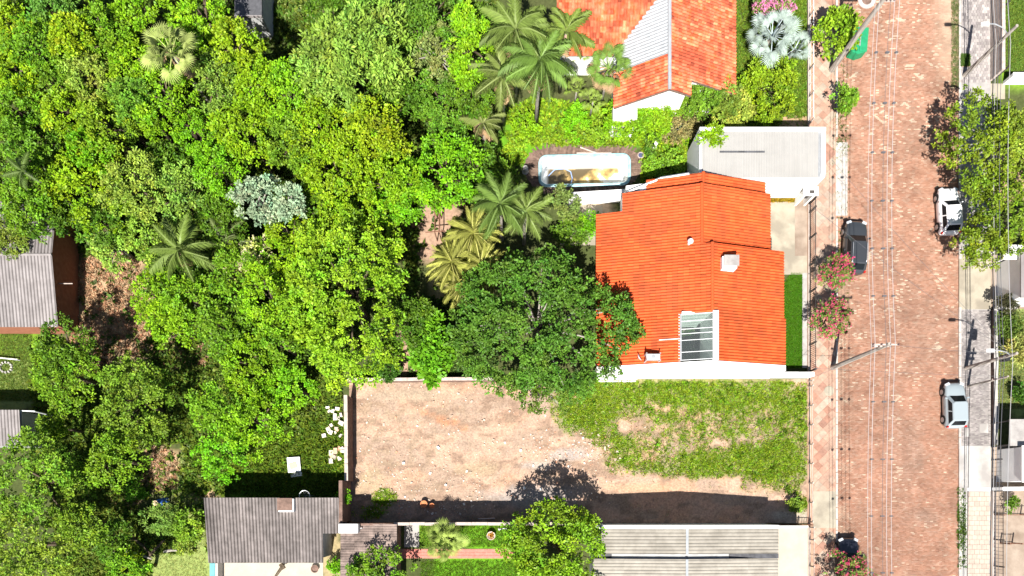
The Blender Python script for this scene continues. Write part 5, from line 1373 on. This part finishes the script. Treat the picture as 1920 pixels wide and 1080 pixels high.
# ============================================================ brick path, slab, lawn things at the bottom
bpx0, bpx1 = px2w(752, 0)[0], px2w(965, 0)[0]
gp = rect('brick_path', 752, 965, 1029, 1047, .03, M['sand'], .05)
yy0 = px2w(0, 1047)[1]
me = MB().box((0, 0, 0), (.42, .23, .05), taper=.97).mesh('brick', mat('pink_path_brick', (.45, .14, .11), (.52, .2, .16), scale=4, rough=.9))
for row in range(3):
    x = bpx0 + (.2 if row % 2 else .42)
    while x < bpx1:
        o = link(bpy.data.objects.new('brick', me), gp); o.location = (x, yy0 + .14 + row * .255, .035 + random.uniform(-.004, .004)); o.rotation_euler = (0, 0, random.uniform(-.02, .02)); x += .445
rect('grey_slab', 758, 786, 984, 1026, .04, M['cement'], .05)
pt = thing('flower_pot', 'round pot with orange flowers on the lawn by the brick path', 'flower pot', P(921, 1004))
MB().lathe([(.2, 0), (.32, .45), (.36, .47), (.36, .52), (.28, .5), (.26, .42)], (0, 0, 0), 18).build('pot', M['coping'], pt, False)
r_ = np.random.default_rng(3); pos = np.column_stack([r_.normal(0, .12, (60, 2)), np.full(60, .45)])
Vv, Ff, cc = leaves(pos, norm(r_.normal(0, .6, (60, 3)) + UP), .2, .5, r_, np.ones((60, 3)))
fo = link(bpy.data.objects.new('flowers', npmesh('flowers', Vv, Ff, M['leaf'], cc)), pt); fo.color = (.45, .22, .02, 1)
cl_ = thing('washing_line_post', 'thin white post with arm in the lawn beside round pot', 'post', P(936, 992)); MB().tube([(0, 0, 0), (0, 0, 1.4), (.35, .1, 1.45), (.75, .1, 1.45)], .035, 6).build('post_bar', M['whitemetal'], cl_, False); MB().lathe([(.12, 0), (.1, .06)], (0, 0, 0), 10).build('foot', M['concw'], cl_, False)
# rail against the lot wall
rl = thing('rusty_rail', 'rusty iron rail lying along the top of the thin lot wall', 'rail', P(915, 972)); MB().tube([(-.75, 0, 1.3), (.6, .05, 1.35)], .03, 6).build('bar', M['galv'], rl, False)
for sx in (-.7, .55): MB().tube([(sx, 0, 0), (sx, .02, 1.35)], .03, 6).build('leg', M['galv'], rl, False)
for lab, px, py, rr_ in (('broken terracotta pot standing in the lot shadow edge', 796, 945, .27), ('small terracotta pot lying beside the broken pot in lot', 811, 948, .2)):
    o = thing('terracotta_pot', lab, 'pot', P(px, py, .05)); MB().lathe([(rr_ * .6, 0), (rr_, .4), (rr_ * 1.1, .42), (rr_ * 1.1, .5), (rr_ * .85, .5), (rr_ * .8, .42)], (0, 0, 0), 14).build('bowl', M['terracotta'], o, False)
    MB().lathe([(rr_ * .8, .38), (rr_ * .7, .41)], (0, 0, 0), 14).build('soil', M['terracotta'], o, False)
sb = thing('discarded_white_box', 'discarded white foam box lying on grass above corrugated house', 'box', P(554, 876), .06)
MB().box((0, .2, .22), (1.05, 1.25, .4), rx=.1).build('shell', M['white'], sb, False); MB().box((-.05, .1, .46), (.6, .5, .06), .3, rx=.1).build('straw_heap', M['straw'], sb, False); MB().box((.1, -.65, .12), (.95, .3, .2), .1, rx=-.15).build('broken_end', M['white'], sb, False)
# mesh dish behind corrugated house
md = thing('mesh_dish', 'round wire mesh dish standing behind the corrugated roof', 'satellite dish', P(590, 930))
b = MB(); ring = [(.42 * math.cos(t * .3142), .42 * math.sin(t * .3142), 2.9) for t in range(21)]; b.tube(ring, .03, 5, False); b.build('hoop', M['galv'], md, False)
for k in range(10):
    a = k * .628; MB().tube([(0, 0, 2.75), (.25 * math.cos(a), .25 * math.sin(a), 2.8), (.42 * math.cos(a), .42 * math.sin(a), 2.9)], .012, 4).build('rib', M['wiredark'], md, False)
MB().tube([(0, 0, 0), (0, 0, 2.75)], .04, 6).build('mast', M['galv'], md, False)
# patio things
lp = thing('leaning_timber', 'rough brown timber prop leaning over the cream patio', 'timber', P(528, 1068)); MB().tube([(-.5, -.6, .1), (.1, .1, .5), (.45, .5, .9)], [.1, .13, .09], 7).build('trunk_piece', M['bark'], lp, False); MB().box((.3, .35, .75), (.3, .5, .25), .6).build('fork', M['bark'], lp, False)
o = thing('patio_pot', 'round brown pot on the cream patio', 'pot', P(592, 1066)); MB().lathe([(.2, 0), (.3, .3), (.33, .34), (.26, .33), (.24, .26)], (0, 0, 0), 16).build('bowl', M['brownwall'], o, False); MB().lathe([(.24, .2), (.2, .25)], (0, 0, 0), 14).build('soil', M['sand'], o, False)
o = thing('stone_ring', 'ring of pale stones on the lawn at the left edge', 'stone ring', P(12, 689))
for k in range(12):
    a = k * .5236; MB().box((.5 * math.cos(a), .42 * math.sin(a), .08), (.2, .16, .16), a, .7).build('stone', M['concw'], o, False)
o = thing('white_garden_pole', 'white pole lying across the lawn at the left edge', 'pole', P(15, 673)); MB().tube([(-1.2, .1, .35), (1.05, -.12, .35)], .055, 6).build('bar', M['whitemetal'], o, False); MB().tube([(1.0, -.12, 0), (1.0, -.12, .4)], .05, 6).build('end_post', M['whitemetal'], o, False)
# iron frame (swing) on the earth patch
o = thing('iron_swing_frame', 'brown iron frame standing on bare earth beside golden palms', 'frame', P(822, 428))
def bar(a, c, r_=.045): MB().tube([Vector((*(P(*a[:2]).xy - P(822, 428).xy), a[2])), Vector((*(P(*c[:2]).xy - P(822, 428).xy), c[2]))], r_, 6).build('frame_bar', M['rust'], o, False)
for x in (820, 828): bar((x, 410, 0), (x, 410, 1.9)); bar((x, 452, 0), (x, 452, 1.9)); bar((x, 410, 1.9), (x, 452, 1.9))
bar((812, 405, 1.9), (872, 401, 1.9)); bar((803, 452, 1.9), (838, 449, 1.9)); bar((820, 412, .1), (828, 426, 1.9), .035); bar((872, 401, 0), (872, 401, 1.9))
# slab hut bits behind the low wall
o = thing('concrete_block', 'pale concrete cistern block beside the low wall under the citrus tree', 'block', P(803, 697)); MB().bb(-.55, .55, -.35, .35, 0, .6).build('body', M['concw'], o, False); MB().bb(-.5, .5, -.3, .3, .6, .68).build('lid', M['conc'], o, False)
# logs in the lower left
for lab, a, c in (('long pale fallen log in dark hollow at lower left', (225, 1030), (285, 1048)), ('short pale plank on ground right of the fallen log', (308, 1034), (332, 1032)), ('dark fallen branch forking over the fallen log', (250, 1008), (285, 1042)), ('dark fallen branch rising right of the log', (277, 1046), (308, 1012))):
    q0, q1 = P(*a, .12), P(*c, .3); o = thing('fallen_log', lab, 'log', (q0 + q1) / 2); dk_ = 'dark' in lab and 'branch' in lab
    MB().tube([q0, (q0 + q1) / 2 + Vector((.05, .06, .03)), q1], [.13, .11, .07], 7).build('stem', M['bark'] if dk_ else M['barkgrey'], o); MB().tube([(q0 + q1) / 2, (q0 + q1) / 2 + Vector((.3, .3, .2))], [.05, .02], 5).build('twig', M['bark'], o)

# ============================================================ rubble
RB = 'white rubble blocks heaped behind the lot wall'
for k in range(34):
    px = random.gauss(632, 12); py = random.uniform(762, 868); px = min(max(px, 600), 650)
    s3 = (random.uniform(.2, .55), random.uniform(.18, .4), random.uniform(.12, .3))
    me = MB().box((0, 0, s3[2] / 2), s3, 0, random.uniform(.75, .95)).mesh('rubble_block', M['rubble'])
    c_ = random.choice([(1.15, 1.15, 1.15)] * 3 + [(.95, .65, .5), (.8, .75, .7)])
    me.attributes.new('col', 'FLOAT_COLOR', 'POINT').data.foreach_set('color', np.tile(np.array([*c_, 1], np.float32), 8))
    o = link(bpy.data.objects.new('rubble_block', me)); o.location = P(px, py, random.uniform(0, .12)); o.rotation_euler = (random.gauss(0, .2), random.gauss(0, .2), random.uniform(0, 6))
    tag(o, 'broken pale rubble block in the heap behind the lot wall', 'rubble', RB)
# debris on the lot
r_ = np.random.default_rng(12); n = 5200
px = np.concatenate([r_.uniform(664, 1150, n // 2), r_.uniform(664, 900, n // 4), r_.normal(1080, 60, n // 4)]); py = np.concatenate([r_.uniform(716, 965, n // 2), 965 - np.abs(r_.normal(0, 60, n // 4)), r_.normal(850, 20, n // 4)])
ok = (px > 664) & (px < 1500) & (py > 716) & (py < 968) & (r_.random(len(px)) < .35 + .8 * vfbm(px / 30, py / 30, 88) ** 2); px, py = px[ok], py[ok]; n = len(px)
X_, Y_ = px2w(px, py); sz = r_.exponential(.024, n).clip(.014, .11)
Vd = np.empty((n, 8, 3)); a = r_.uniform(0, 6.28, n)
for k in range(8):
    dx = np.array((-1, 1, 1, -1, -1, 1, 1, -1))[k] * sz * r_.uniform(.5, 1.2, n); dy = np.array((-1, -1, 1, 1, -1, -1, 1, 1))[k] * sz * r_.uniform(.4, .9, n)
    Vd[:, k, 0] = X_ + dx * np.cos(a) - dy * np.sin(a); Vd[:, k, 1] = Y_ + dx * np.sin(a) + dy * np.cos(a); Vd[:, k, 2] = .04 + (sz * r_.uniform(.5, 1.0, n) + .035 if k > 3 else 0)
Fd = ((np.arange(n) * 8)[:, None, None] + np.array([[4, 5, 6, 7], [0, 1, 5, 4], [1, 2, 6, 5], [2, 3, 7, 6], [3, 0, 4, 7]])[None]).reshape(-1, 4)
pal = np.array([(.75, .7, .65), (.9, .5, .35), (1.15, 1.15, 1.15), (.6, .5, .42), (.85, .75, .62)])[r_.choice(5, n, p=[.25, .2, .15, .2, .2])]
o = link(bpy.data.objects.new('lot_debris', npmesh('lot_debris', Vd.reshape(-1, 3), Fd, M['rubble'], np.repeat(pal, 8, axis=0))))
tag(o, 'small stones and brick crumbs strewn over the bare lot soil', 'debris', kind='stuff')
for i, (px, py) in enumerate(((836, 909), (1178 - 164, 917), (983, 915), (822, 817 + 22), (757, 868))):
    o = tag(MB().box((0, 0, .1), (random.uniform(.2, .3), .2, .2), random.random() * 3, .7).build('white_stone', M['white']), ['white stone on bare lot soil above the terracotta pots', 'pale stone beside tree shadow on lot', 'small white stone left of the tree shadow on lot', 'pale stone near the middle of the bare lot', 'pale stone at the left of the bare lot'][i], 'stone'); o.location = P(px, py, .04)
for lab, yy, xa_, xb_ in (('upper white plank lying on grass below the white gable wall', 711.5, 1120, 1194), ('lower white plank lying on grass below the white gable wall', 715.5, 1122, 1192)):
    a_ = P(xa_, yy); c_ = P(xb_, yy); o = tag(MB().bb(0, c_.x - a_.x, -.05, .05, 0, .06).build('white_plank', M['white']), lab, 'plank'); o.location = (a_.x, a_.y, .06)

# ============================================================ fences
def fence(name, label, px0, py0, px1, py1, h, m, gap=.14, post=2.2, plinth=None, bw=.012, rails=(.15, .95), postm=None):
    a = P(px0, py0); c = P(px1, py1); L_ = (c - a).length; ang = math.atan2((c - a).y, (c - a).x)
    o = thing(name, label, 'fence', a, ang)
    z0 = 0
    if plinth: MB().bb(0, L_, -.09, .09, 0, plinth).build('plinth', M['coping'], o, False); z0 = plinth
    hh = h - z0
    for rf in rails: MB().bb(0, L_, -.02, .02, z0 + hh * rf - .02, z0 + hh * rf + .02).build('rail', m, o, False)
    me = MB().bb(-bw, bw, -bw, bw, z0, h).mesh('bar', m) if gap else None
    n = int(L_ / gap) if gap else 0
    for k in range(n):
        q = link(bpy.data.objects.new('bar', me), o); q.location = ((k + .5) * gap, 0, 0)
    mp = MB().bb(-.05, .05, -.05, .05, 0, h + .08).mesh('post', postm or m)
    for k in range(int(L_ / post) + 2):
        q = link(bpy.data.objects.new('post', mp), o); q.location = (min(k * post, L_), 0, 0)
    return o
fence('street_fence', 'dark iron bar fence in front of the orange-roofed house', 1515.5, 698, 1515.5, 384, 1.5, M['iron'], gap=.16, plinth=.25, bw=.016)
fence('street_fence', 'pale-railed fence beside the silvery palm at the top', 1514.5, 236, 1514.5, -40, 1.2, M['whitemetal'], gap=.7, plinth=.3, postm=M['coping'])
fence('street_fence', 'low pale-railed wooden fence along the vacant lot', 1515.5, 978, 1515.5, 716, .9, M['coping'], gap=0, post=1.6, rails=(.4, .92))
fence('street_fence', 'pale-railed fence at the bottom beside cream canopy', 1516, 1110, 1516, 988, 1.1, M['coping'], gap=.9, plinth=.2)
fence('side_fence', 'short iron fence between the lot and the ribbed building', 1445, 983.5, 1514, 983.5, 1.0, M['rust'], gap=.2, bw=.014)
fence('yard_fence', 'thin dark fence along lower right yard', 1859, 912, 1859, 838, 1.2, M['iron'], gap=.35)
fence('yard_fence', 'dark iron fence along the bottom right pavement', 1861.5, 1110, 1861.5, 921, 1.3, M['iron'], gap=.3, plinth=.15)
fence('yard_fence', 'rusty cross fence in bottom right yard', 1863, 965, 1925, 965, 1.2, M['rust'], gap=.3)
fence('yard_fence', 'rusty gate frame in the bottom right yard', 1875, 1018, 1897, 1018, 1.2, M['rust'], gap=.3)
fence('yard_fence', 'dark wire fence on the brown wall of the top right lawn', 1862, 150, 1862, -20, 1.9, M['iron'], gap=0, post=2.6, rails=(.55, .75, .97))
# grille cover in the right yard
o = thing('drain_grate', 'square dark drain grate in the right concrete yard', 'drain', P(1896, 522, .03)); MB().bb(-.42, .42, -.38, .38, 0, .05).build('frame', M['concw'], o, False); MB().bb(-.34, .34, -.3, .3, .051, .06).build('pit', M['brownwall'], o, False)
for k in range(5): MB().bb(-.34, .34, -.26 + k * .13 - .015, -.26 + k * .13 + .015, .061, .075).build('grate_bar', M['iron'], o, False)
# manhole ring on road
o = thing('concrete_ring', 'pale concrete ring round a manhole at the top of the brick road', 'manhole', P(1625, 0, .05)); MB().lathe([(.72, -.02), (.72, .025), (.4, .025), (.4, -.02)], (0, 0, 0), 28).build('collar', M['concw'], o, False); MB().lathe([(.39, -.02), (.39, .012), (.3, .02)], (0, 0, 0), 24).build('lid', M['brownwall'], o, False)
o = thing('green_container', 'green steel waste container with pale hinge bar beside the upper utility pole', 'container', P(1601, 88, 0), -.08)
b = MB(); b.prism([(-.62, -1.0), (.0, -1.2), (.62, -.95), (.62, .95), (-.62, .95)], .12, .95); b.build('bin_body', M['greenpaint'], o, False)
for s_ in (-1, 1): MB().slab([(min(s_ * .04, s_ * .66), -.98, 1.02), (max(s_ * .04, s_ * .66), -.98, 1.02 if s_ > 0 else 1.02), (max(s_ * .04, s_ * .66), .98, 1.04), (min(s_ * .04, s_ * .66), .98, 1.04)], .05).build('lid', M['greenpaint'], o, False)
MB().bb(-.05, .05, -.6, .7, 1.06, 1.12).build('hinge_bar', M['galv'], o, False)
for sx in (-.45, .45):
    for sy in (-.8, .8): MB().tube([(sx - .04, sy, .09), (sx + .04, sy, .09)], .09, 10).build('wheel', M['tyre'], o, False)
o = thing('street_sign', 'white sign plates on a short post behind upper utility pole', 'sign', P(1573, 95)); MB().tube([(0, 0, 0), (0, 0, 1.9)], .03, 6).build('post', M['galv'], o, False); MB().box((.05, 0, 1.8), (.35, .35, .03), .5, rx=.7).build('plate', M['whitemetal'], o, False); MB().box((0, -.1, 1.3), (.35, .25, .03), .4, rx=.7).build('plate', M['whitemetal'], o, False)

# ============================================================ poles and wires
def upole(label, px, py, h, r0=.17, arms=(), lamp=None, name='utility_pole', trafo=False):
    o = thing(name, label, 'pole', P(px, py))
    MB().tube([(0, 0, 0), (0, 0, h)], [r0 * 1.25, r0 * .8], 8).build('post', M['pole'], o, False)
    for z_, x0, x1, th in arms:
        MB().bb(x0, x1, -.05, .05, z_, z_ + th).build('crossarm', M['coping'], o, False)
        for q in np.linspace(x0 + .08, x1 - .08, 4): MB().lathe([(.03, 0), (.07, .03), (.05, .08), (.075, .1), (.045, .16), (.02, .18)], (float(q), 0, z_ + th), 8).build('insulator', M['porcelain'], o, False)
    if lamp:
        z_, reach, side = lamp
        MB().tube([(0, 0, z_), (-reach * .35, side * .3, z_ + .3), (-reach * .75, side * .55, z_ + .35), (-reach, side * .6, z_ + .3)], .045, 6).build('lamp_arm', M['galv'], o, False)
        lh_ = MB().box((-reach - .28, side * .6, z_ + .3), (.6, .26, .13), 0, .75).build('lamp_head', M['whitemetal'], o, False)
        MB().box((-reach - .3, side * .6, z_ + .22), (.4, .2, .04)).build('lamp_lens', M['lampglass'], lh_, False)
    if trafo:
        MB().bb(.12, .5, -.25, .25, h - 2.1, h - 1.4).build('junction_box', M['blackplastic'], o, False)
    return o
upole('tall concrete utility pole with crossarm at the corner of the vacant lot', 1560, 690, 9.0, .17, [(8.75, -1.2, .75, .1), (8.2, -.9, .5, .08)])
upole('tall concrete utility pole beside the green container at the top', 1557.5, 133, 9.0, .19, [(8.75, -.2, 1.3, .1), (8.2, -.1, .9, .08)])
upole('shorter lamp pole on the upper right pavement', 1806, 143, 6.3, .14, [], (5.3, 1.6, 1.0), 'street_lamp')
upole('lamp pole on the right pavement above the silver car', 1809, 691, 6.1, .14, [(4.5, -.35, .35, .08)], (5.4, 1.4, .5), 'street_lamp', True)
upole('second slimmer pole standing just below the right lamp pole', 1813, 725, 4.9, .09, [(4.2, -.25, .3, .07), (3.5, -.3, .2, .07)])
def wire(name, label, pts, r_, m, sag=0.0, group=None):
    """pts: (px, py, z) supports; catenary between"""
    b = MB(); path = []
    for (a, c) in zip(pts[:-1], pts[1:]):
        A, B = P(*a), P(*c); n = max(int((B - A).length / 1.2), 4)
        for k in range(n + (1 if c is pts[-1] else 0)):
            t = k / n; q = A.lerp(B, t); q.z -= 4 * sag * t * (1 - t); path.append(q)
    b.tube(path, r_, 5); return tag(b.build(name, m), label, 'wire', group)
WG = 'overhead wires above the brick road'
wset = [('leftmost', 1634), ('second', 1641), ('middle', 1662), ('fourth', 1670), ('rightmost', 1679)]
for i, (nm, x) in enumerate(wset):
    wr = wire('overhead_wire', f'{nm} of the five overhead wires above the brick road', [(x + 2, -420, 8.9), (x + 8, 0, 8.9), (x, 644, 8.9), (x + 6, 1400, 8.9)], .015 if i in (0, 2) else .019, M['wire'] if i != 2 else M['wiredark'], .75, WG)
    for (ya, yb) in ((0, 644), (644, 1400)):
        for q in range(1, 7):
            t = q / 7
            if i in (1, 2, 4):
                py = ya + (yb - ya) * t
                if py > 1100: continue
                sag_z = 8.9 - 4 * .75 * t * (1 - t)
                c_ = P((x + 8) * (1 - t) + x * t if ya == 0 else x * (1 - t) + (x + 6) * t, py, 8.9); c_.z = sag_z
                MB().box(c_, (.2 if i != 2 else .26, .09, .16)).build('cable_spacer', M['wiredark'], wr)
RG = 'cables along the right pavement'
for i, (x, zz, m_) in enumerate(((1862, 4.4, 'wiredark'), (1866, 4.7, 'wire'), (1871, 4.5, 'wiredark'), (1877, 5.2, 'wiredark'), (1893, 5.9, 'wire'))):
    wire('pavement_cable', ['leftmost dark cable over the right pavement', 'leftmost pale cable over the right pavement', 'second dark cable over the right pavement', 'third dark cable over the right pavement', 'rightmost pale cable over the right-hand gardens'][i],
         [(x - 2, -300, zz), (x + 2, 80, zz), (x + 6, 680, zz), (x - 2, 1300, zz)], .02 if i != 0 else .035, M[m_], .4, RG)
for i, (lab, a, c) in enumerate((('service cable crossing from the lot-corner pole to right lamp pole', (1668, 646, 8.6), (1900, 664, 5.9)), ('service cable from the lot-corner pole down to white corner wall', (1660, 650, 8.2), (1515, 712, 3.0)), ('service cable running aslant from right lamp pole over the road', (1900, 666, 5.6), (1520, 385, 3.2)), ('second service cable aslant over the road', (1898, 668, 5.2), (1560, 300, 4.0)), ('lowest service cable crossing the road below the pole', (1886, 706, 4.6), (1520, 690, 2.4)))):
    wire('service_cable', lab, [a, c], .011, M['wiredark'], .3)

# ============================================================ cars
def car(label, px, py, rz, L, W, Ht, paint, group='cars parked along the brick road', suv=False, rails=False, hood=.86):
    pm = mat('car_paint', paint, rough=.28, spec=.5, coat=.8)
    o = thing('parked_car', label, 'car', P(px, py, .05), rz, group)
    st = [(-.5, .70, .42, .62), (-.485, .86, .34, .72), (-.44, .95, .26, .9), (-.36, .985, .22, .95), (-.2, 1.0, .2, .95), (0, 1.0, .2, .94), (.12, 1.0, .2, .93), (.22, .99, .21, hood + .04), (.32, .965, .22, hood), (.41, .92, .25, hood - .05), (.465, .83, .32, hood - .14), (.49, .72, .38, hood - .24), (.5, .6, .42, hood - .34)]
    if suv: st = [(t, w_, z0 + .05, z1 + .13) for t, w_, z0, z1 in st]
    b = MB(); ns = 13
    for t, w_, z0, z1 in st:
        hw = W / 2 * w_
        sec = [(-hw * .86, z0), (-hw * .97, z0 + .1), (-hw, z0 + (z1 - z0) * .45), (-hw * .985, z0 + (z1 - z0) * .75), (-hw * .93, z1 - .04), (-hw * .8, z1), (0, z1 + .04)]
        sec = sec + [(-x, z_) for x, z_ in sec[-2::-1]]
        b.v += [(x, t * L, z_) for x, z_ in sec]
    for k in range(len(st) - 1):
        for j in range(ns - 1): b.f.append((k * ns + j, k * ns + j + 1, (k + 1) * ns + j + 1, (k + 1) * ns + j))
        b.f.append((k * ns + ns - 1, k * ns, (k + 1) * ns, (k + 1) * ns + ns - 1))
    b.f.append(tuple(range(ns - 1, -1, -1))); b.f.append(tuple((len(st) - 1) * ns + j for j in range(ns)))
    bo = b.build('body', pm, o, False, smooth=True)
    for f in bo.data.polygons:
        if len(f.vertices) > 4: f.use_smooth = False
    zb = (.95 if not suv else 1.08) - .03
    # greenhouse
    yb0, yb1, yt0, yt1 = -.455 * L, .205 * L, -.36 * L, .055 * L
    hb, ht = W / 2 * .92, W / 2 * .74
    z1 = Ht
    def ring(f, z_):
        h_ = hb + (ht - hb) * f; y0 = yb0 + (yt0 - yb0) * f; y1 = yb1 + (yt1 - yb1) * f
        return [(-h_, y0 + .05, z_), (-h_ * .8, y0, z_), (h_ * .8, y0, z_), (h_, y0 + .05, z_), (h_, y1 - .12, z_), (h_ * .78, y1, z_), (-h_ * .78, y1, z_), (-h_, y1 - .12, z_)]
    b = MB(); b.v += ring(0, zb) + ring(1, z1 - .05)
    top = [(x * .9, y * .96 - .0 * y, z1) for x, y, _ in ring(1, z1)]; b.v += top
    for k in (0, 8):
        for j in range(8): b.f.append((k + j, k + (j + 1) % 8, k + 8 + (j + 1) % 8, k + 8 + j))
    b.f.append(tuple(16 + j for j in range(8))); b.build('cabin', pm, o, False)
    R0, R1 = ring(0, zb), ring(1, z1 - .05)
    def pane(name, i, j, u0=.08, u1=.92, v0=.12, v1=.93, out=(0, 0, 0)):
        A, B, Cc, D = [Vector(q) for q in (R0[i], R0[j], R1[j], R1[i])]
        nn = (B - A).cross(D - A).normalized(); cen_ = (A + B + Cc + D) / 4
        if nn.dot(cen_ - Vector((0, -.1 * L, zb))) < 0: nn = -nn
        def pt(u, v): return A.lerp(B, u).lerp(D.lerp(Cc, u), v) + nn * .012
        MB().poly([pt(u0, v0), pt(u1, v0), pt(u1, v1), pt(u0, v1)]).build(name, M['glass'], o, False)
    pane('windshield', 6, 5, .02, .98, .04, .95); pane('rear_window', 1, 2, .03, .97, .12, .95)
    for i, j in ((3, 4), (7, 0)):
        a, c = ((.03, .46), (.51, .97))
        pane('side_window', i, j, a[0], a[1], .18, .9); pane('side_window', i, j, c[0], c[1], .18, .9)
    rw = .32 if not suv else .36
    for sy in (-.3, .31):
        for sx in (-1, 1):
            x = sx * (W / 2 - .09)
            w_ = MB().tube([(x - .1, sy * L, rw - .02), (x + .1, sy * L, rw - .02)], rw, 18).build('wheel', M['tyre'], o, False)
            MB().tube([(x + sx * .1, sy * L, rw - .02), (x + sx * .112, sy * L, rw - .02)], rw * .66, 14).build('rim', M['rim'], w_, False)
            MB().tube([(sx * (W / 2 - .22), sy * L, rw + .02), (sx * (W / 2 + .004), sy * L, rw + .02)], rw + .06, 18).build('wheel_arch', M['blackplastic'], o, False)
    zh = hood + (.13 if suv else 0)
    for sx in (-1, 1):
        MB().box((sx * W * .35, .462 * L, zh - .16), (.36, .2, .12), -sx * .45, rx=-.4).build('headlight', M['lampglass'], o, False)
        MB().box((sx * W * .44, -.47 * L, zb - .12), (.1, .14, .22), sx * .25).build('tail_light', M['red'], o, False)
        MB().box((sx * (W / 2 + .06), .15 * L, zb + .05), (.2, .11, .13), sx * .15).build('mirror', pm if not suv else M['blackplastic'], o, False)
    MB().box((0, .497 * L, .42), (W * .6, .06, .16)).build('grille', M['blackplastic'], o, False)
    MB().box((0, -.497 * L, .5), (W * .55, .05, .14)).build('rear_bumper', M['blackplastic'] if suv else pm, o, False)
    if rails:
        for sx in (-1, 1): MB().tube([(sx * ht * .86, yt0 + .1, z1 + .02), (sx * ht * .86, yt0 + .2, z1 + .07), (sx * ht * .86, yt1 - .3, z1 + .07), (sx * ht * .86, yt1 - .15, z1 + .02)], .025, 5).build('roof_rail', M['galv'], o, False)
    for y in (-.12 * L,): 
        for sx in (-1, 1): MB().box((sx * (W / 2 + .003), y + .2, zb - .13), (.02, .18, .03)).build('door_handle', M['galv'], o, False)
    return o
car('dark grey car with roof rails parked on the left beside pink trees', 1595, 470, -.05, 4.35, 1.8, 1.62, (.035, .038, .042), suv=True, rails=True)
car('silver hatchback parked on the right below the lamp poles', 1781, 762, .03, 3.75, 1.68, 1.45, (.27, .31, .33))
car('white hatchback parked under the street tree on the right', 1770, 402, .05, 3.85, 1.7, 1.46, (.78, .78, .78))
car('black car parked at the bottom under pink blossom', 1583, 1053, 0.0, 4.0, 1.74, 1.48, (.012, .013, .02))

# ============================================================ person in the garden
pe = thing('person', 'person in blue clothes and a pale straw hat in the tree shade, lower left garden', 'person', P(318, 936), 2.4)
def skinned(name, V, E, R, m, parent):
    me = bpy.data.meshes.new(name); me.from_pydata(V, E, []); me.materials.append(m); me.update()
    o = link(bpy.data.objects.new(name, me), parent)
    md_ = o.modifiers.new('skin', 'SKIN'); md_.use_smooth_shade = True
    for i, r_ in enumerate(R): me.skin_vertices[0].data[i].radius = (r_, r_)
    me.skin_vertices[0].data[0].use_root = True
    s_ = o.modifiers.new('sub', 'SUBSURF'); s_.levels = 1; s_.render_levels = 1
    return o
Vb = [(0, 0, .92), (0, .1, 1.15), (0, .22, 1.38), (0, .32, 1.5), (0, .4, 1.6), (0, .44, 1.7), (.1, 0, .88), (.12, .05, .48), (.13, -.02, .06), (.13, .14, .03), (-.1, 0, .88), (-.14, .18, .5), (-.14, .1, .06), (-.14, .26, .03), (.19, .24, 1.36), (.27, .38, 1.12), (.22, .56, .95), (-.19, .24, 1.36), (-.28, .36, 1.12), (-.2, .56, 1.0)]
Eb = [(0, 1), (1, 2), (2, 3), (3, 4), (4, 5), (0, 6), (6, 7), (7, 8), (8, 9), (0, 10), (10, 11), (11, 12), (12, 13), (2, 14), (14, 15), (15, 16), (2, 17), (17, 18), (18, 19)]
Rb = [.15, .14, .15, .055, .09, .1, .095, .07, .05, .045, .095, .07, .05, .045, .07, .05, .035, .07, .05, .035]
body = skinned('body', Vb, Eb, Rb, M['bluecloth'], pe)
hat = MB().lathe([(.24, 0), (.23, .02), (.12, .03), (.11, .11), (.05, .14)], (0, 0, 0), 18).build('straw_hat', M['straw'], pe, False); hat.location = (0, .44, 1.74); hat.rotation_euler = (-.2, 0, 0)
for sx in (-1, 1): 
    for k in range(5): MB().tube([(sx * .21 + sx * (k - 2) * .018, .57, .96 if sx > 0 else 1.0), (sx * .2 + sx * (k - 2) * .022, .63, .93 if sx > 0 else .97), (sx * .2 + sx * (k - 2) * .02, .66, .88 if sx > 0 else .92)], .009, 5).build('finger', M['skin'], pe, False)
print('trees', TREE_N, 'objects', len(bpy.data.objects))

for me in bpy.data.meshes:                       # plain pieces that share a tinted material get a neutral tint
    if 'col' not in me.attributes and len(me.vertices):
        me.attributes.new('col', 'FLOAT_COLOR', 'POINT').data.foreach_set('color', np.full(len(me.vertices) * 4, .95, np.float32))
